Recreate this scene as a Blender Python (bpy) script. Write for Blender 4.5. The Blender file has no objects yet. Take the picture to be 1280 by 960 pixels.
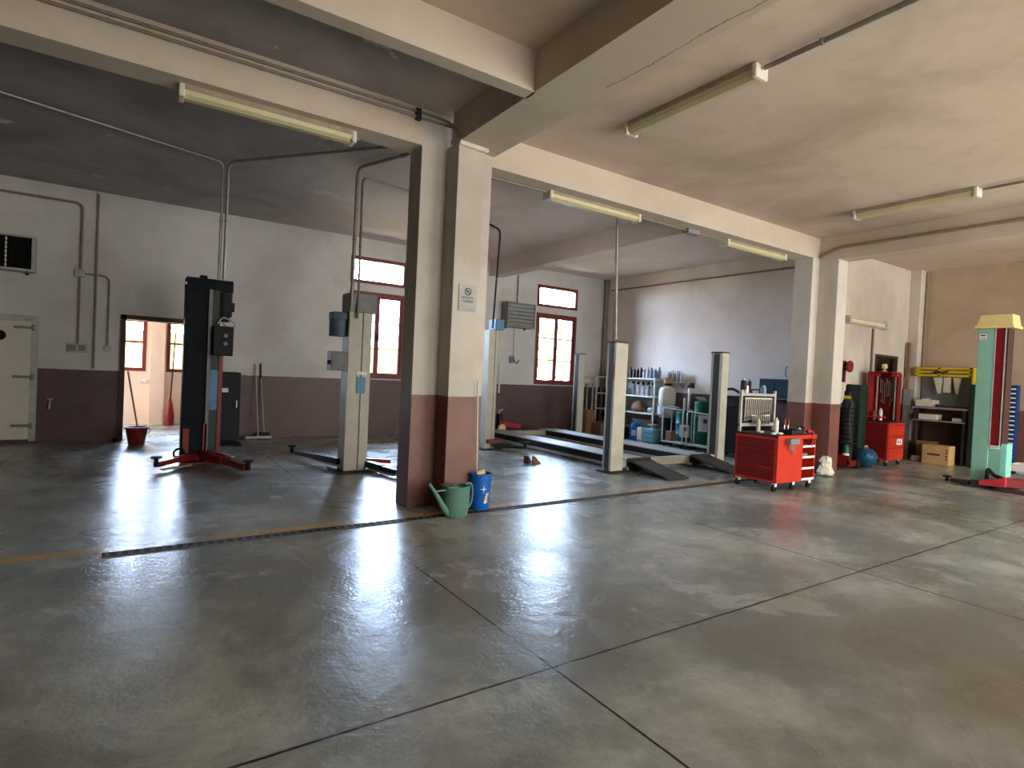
import bpy, bmesh, math, random
from mathutils import Vector, Matrix
random.seed(4)
S = bpy.context.scene
COL = S.collection
PI = math.pi

# ------------------------------------------------------------------ materials
def lin(c):
    return tuple(((v/255)/12.92 if v/255 <= .04045 else ((v/255+.055)/1.055)**2.4) for v in c) + (1,)

def nodes(name):
    m = bpy.data.materials.new(name); m.use_nodes = True
    nt = m.node_tree
    return m, nt, nt.nodes['Principled BSDF']

def N(nt, typ, **kw):
    n = nt.nodes.new(typ)
    for k, v in kw.items():
        if k.startswith('i_'):
            n.inputs[k[2:].replace('_', ' ')].default_value = v
        else:
            setattr(n, k, v)
    return n

def math_(nt, op, a, b=None, c=None, clamp=False):
    n = nt.nodes.new('ShaderNodeMath'); n.operation = op; n.use_clamp = clamp
    for i, v in enumerate((a, b, c)):
        if v is None: continue
        if hasattr(v, 'links') or hasattr(v, 'is_linked'): nt.links.new(v, n.inputs[i])
        else: n.inputs[i].default_value = v
    return n.outputs[0]

def mixc(nt, fac, a, b, mode='MIX'):
    n = nt.nodes.new('ShaderNodeMix'); n.data_type = 'RGBA'; n.blend_type = mode
    for sock, v in ((n.inputs[0], fac), (n.inputs[6], a), (n.inputs[7], b)):
        if hasattr(v, 'is_linked'): nt.links.new(v, sock)
        else: sock.default_value = v
    return n.outputs[2]

def noise(nt, vec, scale, detail=4, rough=.55, dist=0, lo=None, hi=None):
    n = N(nt, 'ShaderNodeTexNoise'); n.inputs['Scale'].default_value = scale
    n.inputs['Detail'].default_value = detail; n.inputs['Roughness'].default_value = rough
    n.inputs['Distortion'].default_value = dist
    nt.links.new(vec, n.inputs['Vector'])
    o = n.outputs['Fac']
    if lo is not None:
        r = N(nt, 'ShaderNodeMapRange'); r.interpolation_type = 'SMOOTHSTEP'
        r.inputs['From Min'].default_value = lo; r.inputs['From Max'].default_value = hi
        nt.links.new(o, r.inputs['Value']); o = r.outputs[0]
    return o

def mat(name, rgb, rough=.5, metal=0., var=.14, scale=7., bump=0., spec=.3):
    m, nt, p = nodes(name)
    tc = N(nt, 'ShaderNodeTexCoord')
    f = noise(nt, tc.outputs['Object'], scale, 5, .6, 0, .3, .7)
    c = lin(rgb)
    lo = tuple(max(0, v*(1-var)) for v in c[:3]) + (1,)
    hi = tuple(min(1, v*(1+var)) for v in c[:3]) + (1,)
    nt.links.new(mixc(nt, f, lo, hi), p.inputs['Base Color'])
    p.inputs['Roughness'].default_value = rough
    p.inputs['Metallic'].default_value = metal
    p.inputs['Specular IOR Level'].default_value = spec
    if bump:
        b = N(nt, 'ShaderNodeBump', i_Strength=bump, i_Distance=.01)
        nt.links.new(noise(nt, tc.outputs['Object'], scale*6, 4), b.inputs['Height'])
        nt.links.new(b.outputs[0], p.inputs['Normal'])
    return m

DADO = 1.27
def plaster(name, rgb, paint=(118, 74, 62), dado=True, grime=.35, soot=None, peel=False, crack=None, lit_tone=None):
    m, nt, p = nodes(name)
    g = N(nt, 'ShaderNodeNewGeometry')
    pos = g.outputs['Position']
    base = lin(rgb)
    dark = tuple(v*(1-grime)*k for v, k in zip(base[:3], (1, .95, .9))) + (1,)
    f1 = noise(nt, pos, .55, 6, .6, .6, .42, .72)
    f2 = noise(nt, pos, 2.6, 6, .65, .3, .4, .8)
    c = mixc(nt, math_(nt, 'MULTIPLY', f1, .65), base, dark)
    c = mixc(nt, math_(nt, 'MULTIPLY', f2, .35), c, dark)
    if soot:
        c = mixc(nt, 1.0, c, lin(soot), 'MULTIPLY')
    if lit_tone:  # soot blends along X into a lighter tone painted where light falls
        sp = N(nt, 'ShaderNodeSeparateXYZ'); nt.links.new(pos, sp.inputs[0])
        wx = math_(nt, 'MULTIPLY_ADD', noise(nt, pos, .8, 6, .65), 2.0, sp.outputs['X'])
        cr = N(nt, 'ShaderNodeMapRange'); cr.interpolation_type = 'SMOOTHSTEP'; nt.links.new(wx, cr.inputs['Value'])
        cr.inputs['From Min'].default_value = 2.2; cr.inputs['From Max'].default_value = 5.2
        c = mixc(nt, cr.outputs[0], c, lin(lit_tone))
    if peel:
        f3 = noise(nt, pos, 1.1, 5, .6, .3, .665, .68)
        c = mixc(nt, f3, c, lin((205, 198, 190)))
    if crack:
        sp = N(nt, 'ShaderNodeSeparateXYZ'); nt.links.new(pos, sp.inputs[0])
        wx = math_(nt, 'MULTIPLY_ADD', noise(nt, pos, 1.7, 6, .7), .16, sp.outputs['X'])
        ln = math_(nt, 'LESS_THAN', math_(nt, 'ABSOLUTE', math_(nt, 'SUBTRACT', wx, crack+.08)), .006)
        ln = math_(nt, 'MULTIPLY', ln, math_(nt, 'LESS_THAN', sp.outputs['Y'], 3.75))
        c = mixc(nt, math_(nt, 'MULTIPLY', ln, .75), c, lin((96, 74, 58)))
    rgh = .85
    if dado:
        sep = N(nt, 'ShaderNodeSeparateXYZ'); nt.links.new(pos, sep.inputs[0])
        wob = math_(nt, 'MULTIPLY_ADD', noise(nt, pos, 9, 3), .016, -.008)
        z = math_(nt, 'ADD', sep.outputs['Z'], wob)
        below = math_(nt, 'LESS_THAN', z, DADO)
        pc = lin(paint)
        pcd = tuple(v*.72 for v in pc[:3]) + (1,)
        pn = mixc(nt, noise(nt, pos, 3, 6, .6, .5, .35, .75), pc, pcd)
        sc = noise(nt, pos, 7, 8, .75, .8, .68, .72)
        pn = mixc(nt, math_(nt, 'MULTIPLY', sc, .35), pn, lin((150, 130, 120)))
        c = mixc(nt, below, c, pn)
        rr = N(nt, 'ShaderNodeMapRange'); nt.links.new(below, rr.inputs['Value'])
        rr.inputs['To Min'].default_value = .85; rr.inputs['To Max'].default_value = .5
        nt.links.new(rr.outputs[0], p.inputs['Roughness'])
    else:
        p.inputs['Roughness'].default_value = rgh
    nt.links.new(c, p.inputs['Base Color'])
    b = N(nt, 'ShaderNodeBump', i_Strength=.25, i_Distance=.01)
    nt.links.new(noise(nt, pos, 14, 5, .6), b.inputs['Height'])
    nt.links.new(b.outputs[0], p.inputs['Normal'])
    return m

def concrete():
    m, nt, p = nodes('polished_concrete')
    g = N(nt, 'ShaderNodeNewGeometry'); pos = g.outputs['Position']
    sep = N(nt, 'ShaderNodeSeparateXYZ'); nt.links.new(pos, sep.inputs[0])
    X, Y = sep.outputs['X'], sep.outputs['Y']
    big = noise(nt, pos, .46, 9, .64, .3, .42, .6)
    mid = noise(nt, pos, 1.5, 9, .68, .25, .35, .7)
    fine = noise(nt, pos, 14, 6, .7, 0, .3, .75)
    c = mixc(nt, big, lin((118, 124, 122)), lin((176, 180, 174)))
    c = mixc(nt, math_(nt, 'MULTIPLY', mid, .75), c, lin((116, 118, 112)))
    patch = noise(nt, pos, .62, 10, .66, .3, .56, .605)
    c = mixc(nt, math_(nt, 'MULTIPLY', patch, .4), c, lin((188, 188, 182)))
    c = mixc(nt, math_(nt, 'MULTIPLY', fine, .2), c, lin((96, 94, 90)))
    ox = N(nt, 'ShaderNodeVectorMath', operation='ADD'); nt.links.new(pos, ox.inputs[0]); ox.inputs[1].default_value = (13.1, 5.7, 0)
    oil = noise(nt, ox.outputs[0], .38, 5, .55, .6, .52, .74)  # broad brown noise painted in for warm reflected light
    c = mixc(nt, math_(nt, 'MULTIPLY', oil, .5), c, lin((118, 104, 82)))
    dv = N(nt, 'ShaderNodeVectorMath', operation='DISTANCE'); nt.links.new(pos, dv.inputs[0]); dv.inputs[1].default_value = (3.7, .8, 0)  # warm floor reflection painted as a soft brown patch
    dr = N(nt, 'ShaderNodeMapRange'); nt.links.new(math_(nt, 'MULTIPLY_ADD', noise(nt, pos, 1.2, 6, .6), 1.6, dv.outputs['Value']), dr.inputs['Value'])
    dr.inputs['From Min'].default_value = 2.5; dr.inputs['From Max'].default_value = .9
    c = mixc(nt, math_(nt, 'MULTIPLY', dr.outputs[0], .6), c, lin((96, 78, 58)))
    specks = noise(nt, pos, 9, 2, .5, 0, .80, .82)
    c = mixc(nt, math_(nt, 'MULTIPLY', specks, .7), c, lin((48, 44, 40)))
    # saw-cut joints
    wob = math_(nt, 'MULTIPLY_ADD', noise(nt, pos, 5, 3), .012, -.006)
    def line(coord, at, w):
        d = math_(nt, 'ABSOLUTE', math_(nt, 'SUBTRACT', math_(nt, 'ADD', coord, wob), at))
        return math_(nt, 'LESS_THAN', d, w)
    j = line(Y, 2.345, .0085)
    for k in (-1.41, 1.913, 5.236, 8.56, 11.9):
        j = math_(nt, 'MAXIMUM', j, line(X, k, .0075))
    j = math_(nt, 'MAXIMUM', j, line(Y, -1.0, .0085))
    # worn yellow lane line beside the drain
    yy = math_(nt, 'SUBTRACT', Y, math_(nt, 'MULTIPLY_ADD', X, .0195, 5.53))
    yl = math_(nt, 'LESS_THAN', math_(nt, 'ABSOLUTE', yy), .062)
    wear = noise(nt, pos, 2.2, 7, .7, .6, .36, .62)
    wear2 = math_(nt, 'MULTIPLY_ADD', wear, .7, .22)
    c = mixc(nt, math_(nt, 'MULTIPLY', yl, wear2), c, lin((190, 140, 66)))
    c = mixc(nt, j, c, lin((38, 36, 33)))
    nt.links.new(c, p.inputs['Base Color'])
    r = N(nt, 'ShaderNodeMapRange'); nt.links.new(noise(nt, pos, 1.1, 7, .65, .8, .3, .75), r.inputs['Value'])
    r.inputs['To Min'].default_value = .19; r.inputs['To Max'].default_value = .36
    rj = math_(nt, 'MAXIMUM', r.outputs[0], math_(nt, 'MULTIPLY', patch, .36))
    nt.links.new(rj, p.inputs['Roughness'])
    p.inputs['Specular IOR Level'].default_value = .28
    b = N(nt, 'ShaderNodeBump', i_Strength=.42, i_Distance=.012)
    h = math_(nt, 'MULTIPLY_ADD', noise(nt, pos, 8, 5, .6), .8, math_(nt, 'MULTIPLY', noise(nt, pos, 34, 4, .6), .3))
    nt.links.new(h, b.inputs['Height'])
    nt.links.new(b.outputs[0], p.inputs['Normal'])
    return m

def glass_mat(name, tint=(1, 1, 1, 1)):
    m = bpy.data.materials.new(name); m.use_nodes = True; nt = m.node_tree; nt.nodes.clear()
    o = N(nt, 'ShaderNodeOutputMaterial'); t = N(nt, 'ShaderNodeBsdfTransparent'); t.inputs[0].default_value = tint
    gl = N(nt, 'ShaderNodeBsdfGlossy'); gl.inputs['Roughness'].default_value = .03
    mx = N(nt, 'ShaderNodeMixShader'); fr = N(nt, 'ShaderNodeFresnel', i_IOR=1.35)
    nt.links.new(fr.outputs[0], mx.inputs[0]); nt.links.new(t.outputs[0], mx.inputs[1]); nt.links.new(gl.outputs[0], mx.inputs[2])
    nt.links.new(mx.outputs[0], o.inputs[0])
    return m

M = {}
M['wall'] = plaster('wall_plaster', (196, 190, 180))
M['wall_back'] = plaster('back_bay_plaster', (203, 202, 199), paint=(86, 60, 58), grime=.3)
M['wall_inner'] = plaster('inner_wall_plaster', (228, 216, 208), paint=(92, 62, 58), grime=.22)
M['ceil_lift'] = plaster('lift_bay_ceiling_plaster', (222, 206, 197), dado=False, grime=.25)
M['wall_end'] = plaster('end_wall_plaster', (174, 154, 132), grime=.3)
M['ceil'] = plaster('ceiling_plaster', (200, 184, 165), dado=False, grime=.42)
M['ceil_soot_shade'] = plaster('sooty_shaded_ceiling_plaster', (164, 158, 157), dado=False, grime=.5, peel=True, lit_tone=(216, 200, 192))  # real soot plus low light in the colour, lit part blended in
M['beam'] = plaster('beam_plaster', (194, 182, 166), dado=False, grime=.22)
M['beam_crack'] = plaster('cracked_beam_plaster', (190, 178, 161), dado=False, grime=.22, crack=3.36)
M['peach'] = plaster('peach_plaster', (244, 218, 192), dado=False, grime=.15)
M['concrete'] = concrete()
M['glass'] = glass_mat('window_glass')
M['brown_wood'] = mat('red_brown_window_paint', (112, 48, 44), .45)
M['door_wood'] = mat('dark_brown_door_frame_paint', (70, 44, 40), .5)
M['white_paint'] = mat('white_gloss_paint', (214, 210, 200), .45)
M['cream'] = mat('cream_lift_paint', (186, 184, 168), .42, var=.1, scale=4)
M['cream_door'] = mat('cream_insulated_panel', (200, 198, 182), .5, var=.05, scale=2)
M['cap_yellow'] = mat('pale_yellow_plastic', (222, 202, 140), .45, var=.06)
M['black'] = mat('black_rubber', (24, 24, 25), .75, spec=.15)
M['dark'] = mat('dark_grey_steel', (42, 43, 46), .6, spec=.15)
M['navy'] = mat('blackish_blue_lift_paint', (20, 25, 31), .6, spec=.12)
M['ramp'] = mat('worn_ramp_steel', (62, 60, 58), .55, .2)
M['grey'] = mat('grey_enamel', (124, 126, 126), .5)
M['lgrey'] = mat('light_grey_enamel', (168, 170, 168), .5)
M['galv'] = mat('galvanised_conduit', (140, 136, 128), .42, .6)
M['conduit'] = mat('grey_plastic_conduit', (128, 116, 102), .5)
M['chrome'] = mat('chrome_tool_steel', (205, 205, 198), .28, .9)
M['silver'] = mat('silver_painted_steel', (178, 180, 172), .4, .4)
M['red'] = mat('bright_red_enamel', (196, 56, 38), .3, var=.08, scale=3)
M['dred'] = mat('deep_red_enamel', (122, 27, 26), .4, var=.1)
M['wine'] = mat('wine_red_panel', (118, 22, 28), .4, var=.1)
M['pinkred'] = mat('faded_red_arm_paint', (190, 52, 62), .4)
M['teal'] = mat('teal_lift_paint', (132, 184, 168), .4, var=.08, scale=3)
M['lteal'] = mat('light_teal_lift_paint', (140, 215, 200), .4, var=.06)
M['blue'] = mat('blue_plastic', (24, 96, 184), .4, var=.08)
M['sky'] = mat('light_blue_plastic', (72, 128, 168), .4)
M['cblue'] = mat('petrol_blue_steel', (30, 64, 84), .45)
M['bluetub'] = mat('aqua_translucent_plastic', (90, 138, 152), .35)
M['drum'] = mat('dark_teal_drum_paint', (14, 92, 92), .4)
M['gdrum'] = mat('green_drum_paint', (10, 92, 66), .4)
M['dgreen'] = mat('dark_green_paint', (24, 46, 38), .45)
M['canplastic'] = mat('sea_green_plastic', (88, 128, 114), .42, var=.08, scale=4)
M['yellow'] = mat('yellow_enamel', (196, 168, 36), .45)
M['card'] = mat('cardboard', (188, 154, 104), .8, var=.1)
M['card2'] = mat('brown_cardboard', (130, 96, 72), .8, var=.12)
M['paper'] = mat('white_paper', (228, 226, 222), .7, var=.04)
M['offwhite'] = mat('off_white_plastic', (206, 200, 186), .55, var=.08)
M['tube'] = mat('yellowed_lamp_diffuser', (192, 184, 144), .35, var=.06, scale=3)
M['lamp_body'] = mat('aged_lamp_housing', (150, 142, 120), .5)
M['wood'] = mat('broom_handle_wood', (126, 82, 54), .6)
M['bag'] = mat('crumpled_white_plastic', (220, 218, 196), .5, var=.2, scale=20, bump=.6)
M['grille'] = mat('drain_grating_iron', (40, 38, 35), .85, spec=.08)
M['ink'] = mat('dark_print', (46, 42, 40), .7)
M['redink'] = mat('red_print', (150, 40, 34), .7)
M['tankblue'] = mat('dark_blue_tank_paint', (26, 76, 112), .4)
M['binblue'] = mat('dark_blue_bin_plastic', (20, 56, 112), .45)
M['motor_glare'] = mat('glare_tinted_motor_grey', (74, 96, 112), .5)  # grey motor with bluish window glare put into its colour
M['galv_dark'] = mat('worn_grating_steel', (82, 78, 72), .7, spec=.15)
M['green_leaf'] = mat('sunlit_garden_green', (190, 204, 150), .8, var=.4, scale=3)
M['yellow_wall'] = mat('yellow_garden_render', (235, 205, 110), .8, var=.1)
M['ground'] = mat('pale_yard_gravel', (222, 214, 196), .9, var=.2)
M['bottle_dark'] = mat('dark_bottle_plastic', (44, 40, 46), .35)
M['bottle_light'] = mat('pale_bottle_plastic', (186, 184, 182), .4)
M['bottle_blue'] = mat('blue_grey_bottle_plastic', (120, 140, 170), .4)

# ------------------------------------------------------------------ mesh builder
class MB:
    def __init__(s): s.bm = bmesh.new()
    def _new(s, verts, faces, smooth=False):
        vs = [s.bm.verts.new(v) for v in verts]
        out = []
        for f in faces:
            try:
                fc = s.bm.faces.new([vs[i] for i in f]); fc.smooth = smooth; out.append(fc)
            except ValueError: pass
        return vs, out
    def box(s, x0, y0, z0, x1, y1, z1, bev=0.):
        x0, x1 = min(x0, x1), max(x0, x1); y0, y1 = min(y0, y1), max(y0, y1); z0, z1 = min(z0, z1), max(z0, z1)
        v = [(x0,y0,z0),(x1,y0,z0),(x1,y1,z0),(x0,y1,z0),(x0,y0,z1),(x1,y0,z1),(x1,y1,z1),(x0,y1,z1)]
        return s._hex(v, bev)
    def _hex(s, v, bev=0.):
        vs, fs = s._new(v, [(0,3,2,1),(4,5,6,7),(0,1,5,4),(1,2,6,5),(2,3,7,6),(3,0,4,7)])
        if bev > 0:
            es = list({e for f in fs for e in f.edges})
            bmesh.ops.bevel(s.bm, geom=es, offset=bev, segments=2, affect='EDGES', profile=.5)
        return s
    def obox(s, c, size, rz=0., rx=0., ry=0., bev=0.):
        R = Matrix.Translation(c) @ Matrix.Rotation(rz, 4, 'Z') @ Matrix.Rotation(ry, 4, 'Y') @ Matrix.Rotation(rx, 4, 'X')
        a, b, d = (q/2 for q in size)
        v = [(-a,-b,-d),(a,-b,-d),(a,b,-d),(-a,b,-d),(-a,-b,d),(a,-b,d),(a,b,d),(-a,b,d)]
        return s._hex([R @ Vector(q) for q in v], bev)
    def bar(s, p0, p1, w, h, bev=0.):
        "box beam between two points, width w across, height h"
        p0, p1 = Vector(p0), Vector(p1); d = (p1-p0); L = d.length; d.normalize()
        up = Vector((0,0,1)) if abs(d.z) < .95 else Vector((1,0,0))
        sd = d.cross(up).normalized(); u = sd.cross(d)
        v = []
        for t in (0, 1):
            for a, b in ((-1,-1),(1,-1),(1,1),(-1,1)):
                v.append((p0 if t == 0 else p1) + sd*a*w/2 + u*b*h/2)
        return s._hex([v[0],v[1],v[2],v[3],v[4],v[5],v[6],v[7]], bev)
    def taper(s, lo, hi):
        "lo/hi = (x0,y0,x1,y1,z) bottom and top rectangles"
        v = []
        for (x0,y0,x1,y1,z) in (lo, hi): v += [(x0,y0,z),(x1,y0,z),(x1,y1,z),(x0,y1,z)]
        return s._hex(v)
    def cone(s, p0, p1, r0, r1=None, n=16, caps=True):
        r1 = r0 if r1 is None else r1
        p0, p1 = Vector(p0), Vector(p1); d = (p1-p0).normalized()
        up = Vector((0,0,1)) if abs(d.z) < .9 else Vector((1,0,0))
        a = d.cross(up).normalized(); b = d.cross(a)
        vs = []
        for p, r in ((p0, r0), (p1, r1)):
            for i in range(n):
                t = 2*PI*i/n; vs.append(p + a*r*math.cos(t) + b*r*math.sin(t))
        fs = [(i, n+i, n+(i+1)%n, (i+1)%n) for i in range(n)]
        v, _ = s._new(vs, fs, True)
        if caps:
            for k in (0, 1):
                f = s.bm.faces.new(v[k*n:(k+1)*n] if k else list(reversed(v[:n]))); f.smooth = False
        return s
    def tube(s, pts, r, n=8, fillet=0., seg=4):
        P = [Vector(p) for p in pts]
        if fillet and len(P) > 2:
            Q = [P[0]]
            for i in range(1, len(P)-1):
                a = (P[i-1]-P[i]); b = (P[i+1]-P[i]); f = min(fillet, a.length*.45, b.length*.45)
                a = P[i]+a.normalized()*f; b = P[i]+b.normalized()*f
                for k in range(seg+1):
                    t = k/seg; Q.append((1-t)**2*a + 2*t*(1-t)*P[i] + t*t*b)
            P = Q+[P[-1]]
        if isinstance(r, (list, tuple)) and len(r) != len(P):
            rs = r; r = [rs[min(len(rs)-1, int(i*(len(rs)-1)/(len(P)-1)))]*(1-(i*(len(rs)-1)/(len(P)-1))%1) + rs[min(len(rs)-1, int(i*(len(rs)-1)/(len(P)-1))+1)]*((i*(len(rs)-1)/(len(P)-1))%1) for i in range(len(P))]
        rings = []; prev = None
        for i, p in enumerate(P):
            d = (P[min(i+1, len(P)-1)] - P[max(i-1, 0)]).normalized()
            if prev is None:
                up = Vector((0,0,1)) if abs(d.z) < .9 else Vector((1,0,0))
                a = d.cross(up).normalized()
            else:
                a = (prev - d*prev.dot(d)).normalized()
            prev = a; b = d.cross(a)
            rr = r[i] if isinstance(r, (list, tuple)) else r
            rings.append([s.bm.verts.new(p + a*rr*math.cos(2*PI*k/n) + b*rr*math.sin(2*PI*k/n)) for k in range(n)])
        for A, B in zip(rings, rings[1:]):
            for k in range(n):
                f = s.bm.faces.new((A[k], A[(k+1)%n], B[(k+1)%n], B[k])); f.smooth = True
        s.bm.faces.new(list(reversed(rings[0]))); s.bm.faces.new(rings[-1])
        return s
    def lathe(s, prof, c=(0,0,0), n=20, sx=1., sy=1.):
        c = Vector(c); rings = []
        for r, z in prof:
            if r < 1e-5: rings.append([s.bm.verts.new(c+Vector((0,0,z)))])
            else: rings.append([s.bm.verts.new(c+Vector((r*sx*math.cos(2*PI*k/n), r*sy*math.sin(2*PI*k/n), z))) for k in range(n)])
        for A, B in zip(rings, rings[1:]):
            for k in range(n):
                j = (k+1) % n
                if len(A) == 1 and len(B) == 1: continue
                if len(A) == 1: f = s.bm.faces.new((A[0], B[j], B[k]))
                elif len(B) == 1: f = s.bm.faces.new((A[k], A[j], B[0]))
                else: f = s.bm.faces.new((A[k], A[j], B[j], B[k]))
                f.smooth = True
        return s
    def prism(s, poly, axis, a, b):
        "extrude a 2-d polygon along axis from a to b"
        def P(u, v, w): return {'x': (w,u,v), 'y': (u,w,v), 'z': (u,v,w)}[axis]
        n = len(poly)
        vs = [P(u,v,a) for u,v in poly] + [P(u,v,b) for u,v in poly]
        fs = [tuple(range(n)), tuple(range(2*n-1, n-1, -1))] + [(i, n+i, n+(i+1)%n, (i+1)%n) for i in range(n)]
        s._new(vs, fs)
        return s
    def ball(s, c, r, sx=1, sy=1, sz=1, n=14):
        prof = [(r*math.sin(PI*i/8), -r*math.cos(PI*i/8)*sz) for i in range(9)]
        prof[0] = (0, -r*sz); prof[-1] = (0, r*sz)
        return s.lathe(prof, c, n, sx, sy)
    def torus(s, c, R, r, axis='z', n=20, m=8):
        pts = []
        for i in range(n+1):
            t = 2*PI*i/n
            q = (R*math.cos(t), R*math.sin(t))
            pts.append(Vector(c) + Vector({'z': (q[0],q[1],0), 'y': (q[0],0,q[1]), 'x': (0,q[0],q[1])}[axis]))
        return s.tube(pts, r, m)
    def helix(s, c, R, h, turns, r, n=10, m=6):
        return s.tube([(c[0]+R*math.cos(2*PI*i/n), c[1]+R*math.sin(2*PI*i/n), c[2]+h*i/(turns*n)) for i in range(turns*n+1)], r, m)
    def build(s, name, m, parent=None, loc=None):
        bmesh.ops.recalc_face_normals(s.bm, faces=s.bm.faces)
        off = Vector(loc) if loc is not None else None
        if parent is not None:
            q = parent
            while q.parent is not None: q = q.parent
            off = q.location.copy()
        if off is not None:
            for v in s.bm.verts: v.co -= off
        me = bpy.data.meshes.new(name); s.bm.to_mesh(me); s.bm.free()
        if any(p.use_smooth for p in me.polygons):
            try: me.set_sharp_from_angle(angle=math.radians(40))
            except Exception: pass
        o = bpy.data.objects.new(name, me); COL.objects.link(o)
        me.materials.append(m)
        if parent is not None: o.parent = parent
        elif loc is not None: o.location = loc
        return o

def tag(o, label, cat, group=None):
    o['label'] = label; o['category'] = cat
    if group: o['group'] = group
    return o
def thing(name, label, cat, loc, group=None):
    o = bpy.data.objects.new(name, None); COL.objects.link(o); o.location = loc; o.empty_display_size = .1
    return tag(o, label, cat, group)
def solo(name, mb, m, label, cat, loc, group=None):
    return tag(mb.build(name, m, None, loc), label, cat, group)
def struct(name, mb, m, parent=None):
    o = mb.build(name, m, parent)
    if parent is None: o['kind'] = 'structure'
    return o
def copy_tree(o, parent=None):
    c = o.copy(); COL.objects.link(c)
    if parent is not None: c.parent = parent
    for ch in list(o.children): copy_tree(ch, c)
    return c

# ------------------------------------------------------------------ the room
YW, XE, YB, XF = 12.6, 11.65, 6.1, 15.6        # window wall, inner end wall, dividing wall, far end wall
ZL, ZR, ZB = 4.42, 4.32, 4.43                  # slab heights
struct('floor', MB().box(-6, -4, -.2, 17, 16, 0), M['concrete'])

def wall_openings(mb, x0, x1, y0, y1, z0, z1, holes):
    "wall along X with rectangular holes (xa, xb, za, zb); holes sharing an x-range stack"
    xs = sorted({x0, x1, *[h[0] for h in holes], *[h[1] for h in holes]})
    for a, b in zip(xs, xs[1:]):
        zs = sorted([(h[2], h[3]) for h in holes if h[0] <= a+1e-6 and h[1] >= b-1e-6])
        z = z0
        for lo, hi in zs:
            if lo > z+1e-6: mb.box(a, y0, z, b, y1, lo)
            z = hi
        if z < z1-1e-6: mb.box(a, y0, z, b, y1, z1)
W1 = (4.0, 5.32); W2 = (9.13, 10.54)
LOWZ, TRZ = (1.30, 3.25), (3.43, 4.02)
DOOR = (-.14, 1.0, 2.29)
wn = MB()
wall_openings(wn, -6, 12, YW, YW+.3, 0, 4.7, [(W1[0], W1[1], *LOWZ), (W1[0], W1[1], *TRZ), (W2[0], W2[1], *LOWZ), (W2[0], W2[1], *TRZ), (DOOR[0], DOOR[1], 0, DOOR[2])])
struct('wall_north', wn, M['wall_back'])
struct('wall_east', MB().box(XE, YB+.2, 0, XE+.3, YW+.3, 4.7), M['wall_inner'])
wd = MB()
wall_openings(wd, 10.9, XF+.3, YB, YB+.2, 0, 4.7, [(13.75, 14.85, 1.5, 2.37)])
struct('wall_divide', wd, M['wall'])
struct('wall_end', MB().box(XF, -4, 0, XF+.3, YB+.2, 4.7), M['wall_end'])
struct('wall_west', MB().box(-6.3, -4, 0, -6, YW+.3, 4.7), M['wall'])
ws = MB()
SOUTH = [(2.6, 5.4), (6.8, 11.0), (11.6, 15.0)]
wall_openings(ws, -6.3, XF+.3, -4.3, -4, 0, 4.7, [(a, b, 0, 3.7) for a, b in SOUTH])
struct('wall_south', ws, M['wall'])
struct('pilaster_column', MB().box(15.3, 5.88, 0, XF, YB, 4.7, .01), M['wall'])

# ceiling slabs
cb = MB()
cb.box(3.4, -4, ZR, 10.8, 5.8, 4.75); cb.box(10.8, -4, ZL, XF, YB+.1, 4.75)
struct('ceiling', cb, M['ceil'])
cl = MB()
cl.box(-6, -4, ZL, 3.0, 4.25, 4.75)
struct('ceiling_near_bay', cl, M['ceil'])
cl = MB()
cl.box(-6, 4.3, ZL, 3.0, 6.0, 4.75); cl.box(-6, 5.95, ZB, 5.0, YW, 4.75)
struct('ceiling_sooty_bay', cl, M['ceil_soot_shade'])
struct('ceiling_lift_bay', MB().box(5.0, 5.95, ZB, XE, YW, 4.75), M['ceil_lift'])
# beams
struct('beam_1', MB().box(-6, 5.88, 4.02, 2.605, 6.2, 4.6), M['beam'])
struct('beam_2', MB().box(-6, 4.21, 4.06, 2.93, 4.36, 4.6), M['beam'])
struct('beam_3', MB().box(2.91, -4, 4.06, 3.45, 5.76, 4.6), M['beam_crack'])
struct('beam_4', MB().box(3.24, 5.75, 3.94, 10.62, 6.1, 4.6), M['beam'])
struct('beam_5', MB().box(10.6, -4, 3.90, 10.95, 5.75, 4.6), M['beam'])
struct('beam_6', MB().box(7.6, 6.0, 4.03, 7.95, YW, 4.6), M['ceil_lift'])
# pillars
p1 = MB()
p1.box(2.60, 5.88, 0, 2.95, 6.2, 4.42, .006); p1.box(2.91, 5.60, 0, 3.25, 6.15, 4.06, .006); p1.box(3.2, 5.752, 0, 3.43, 6.1, 3.945, .004)
struct('pillar_1', p1, M['wall'])
p2 = MB()
p2.box(10.38, 5.752, 0, 10.7, 6.1, 3.945, .004); p2.box(10.605, 5.40, 0, 10.945, 6.15, 3.905, .006)
struct('pillar_2', p2, M['wall'])

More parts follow.
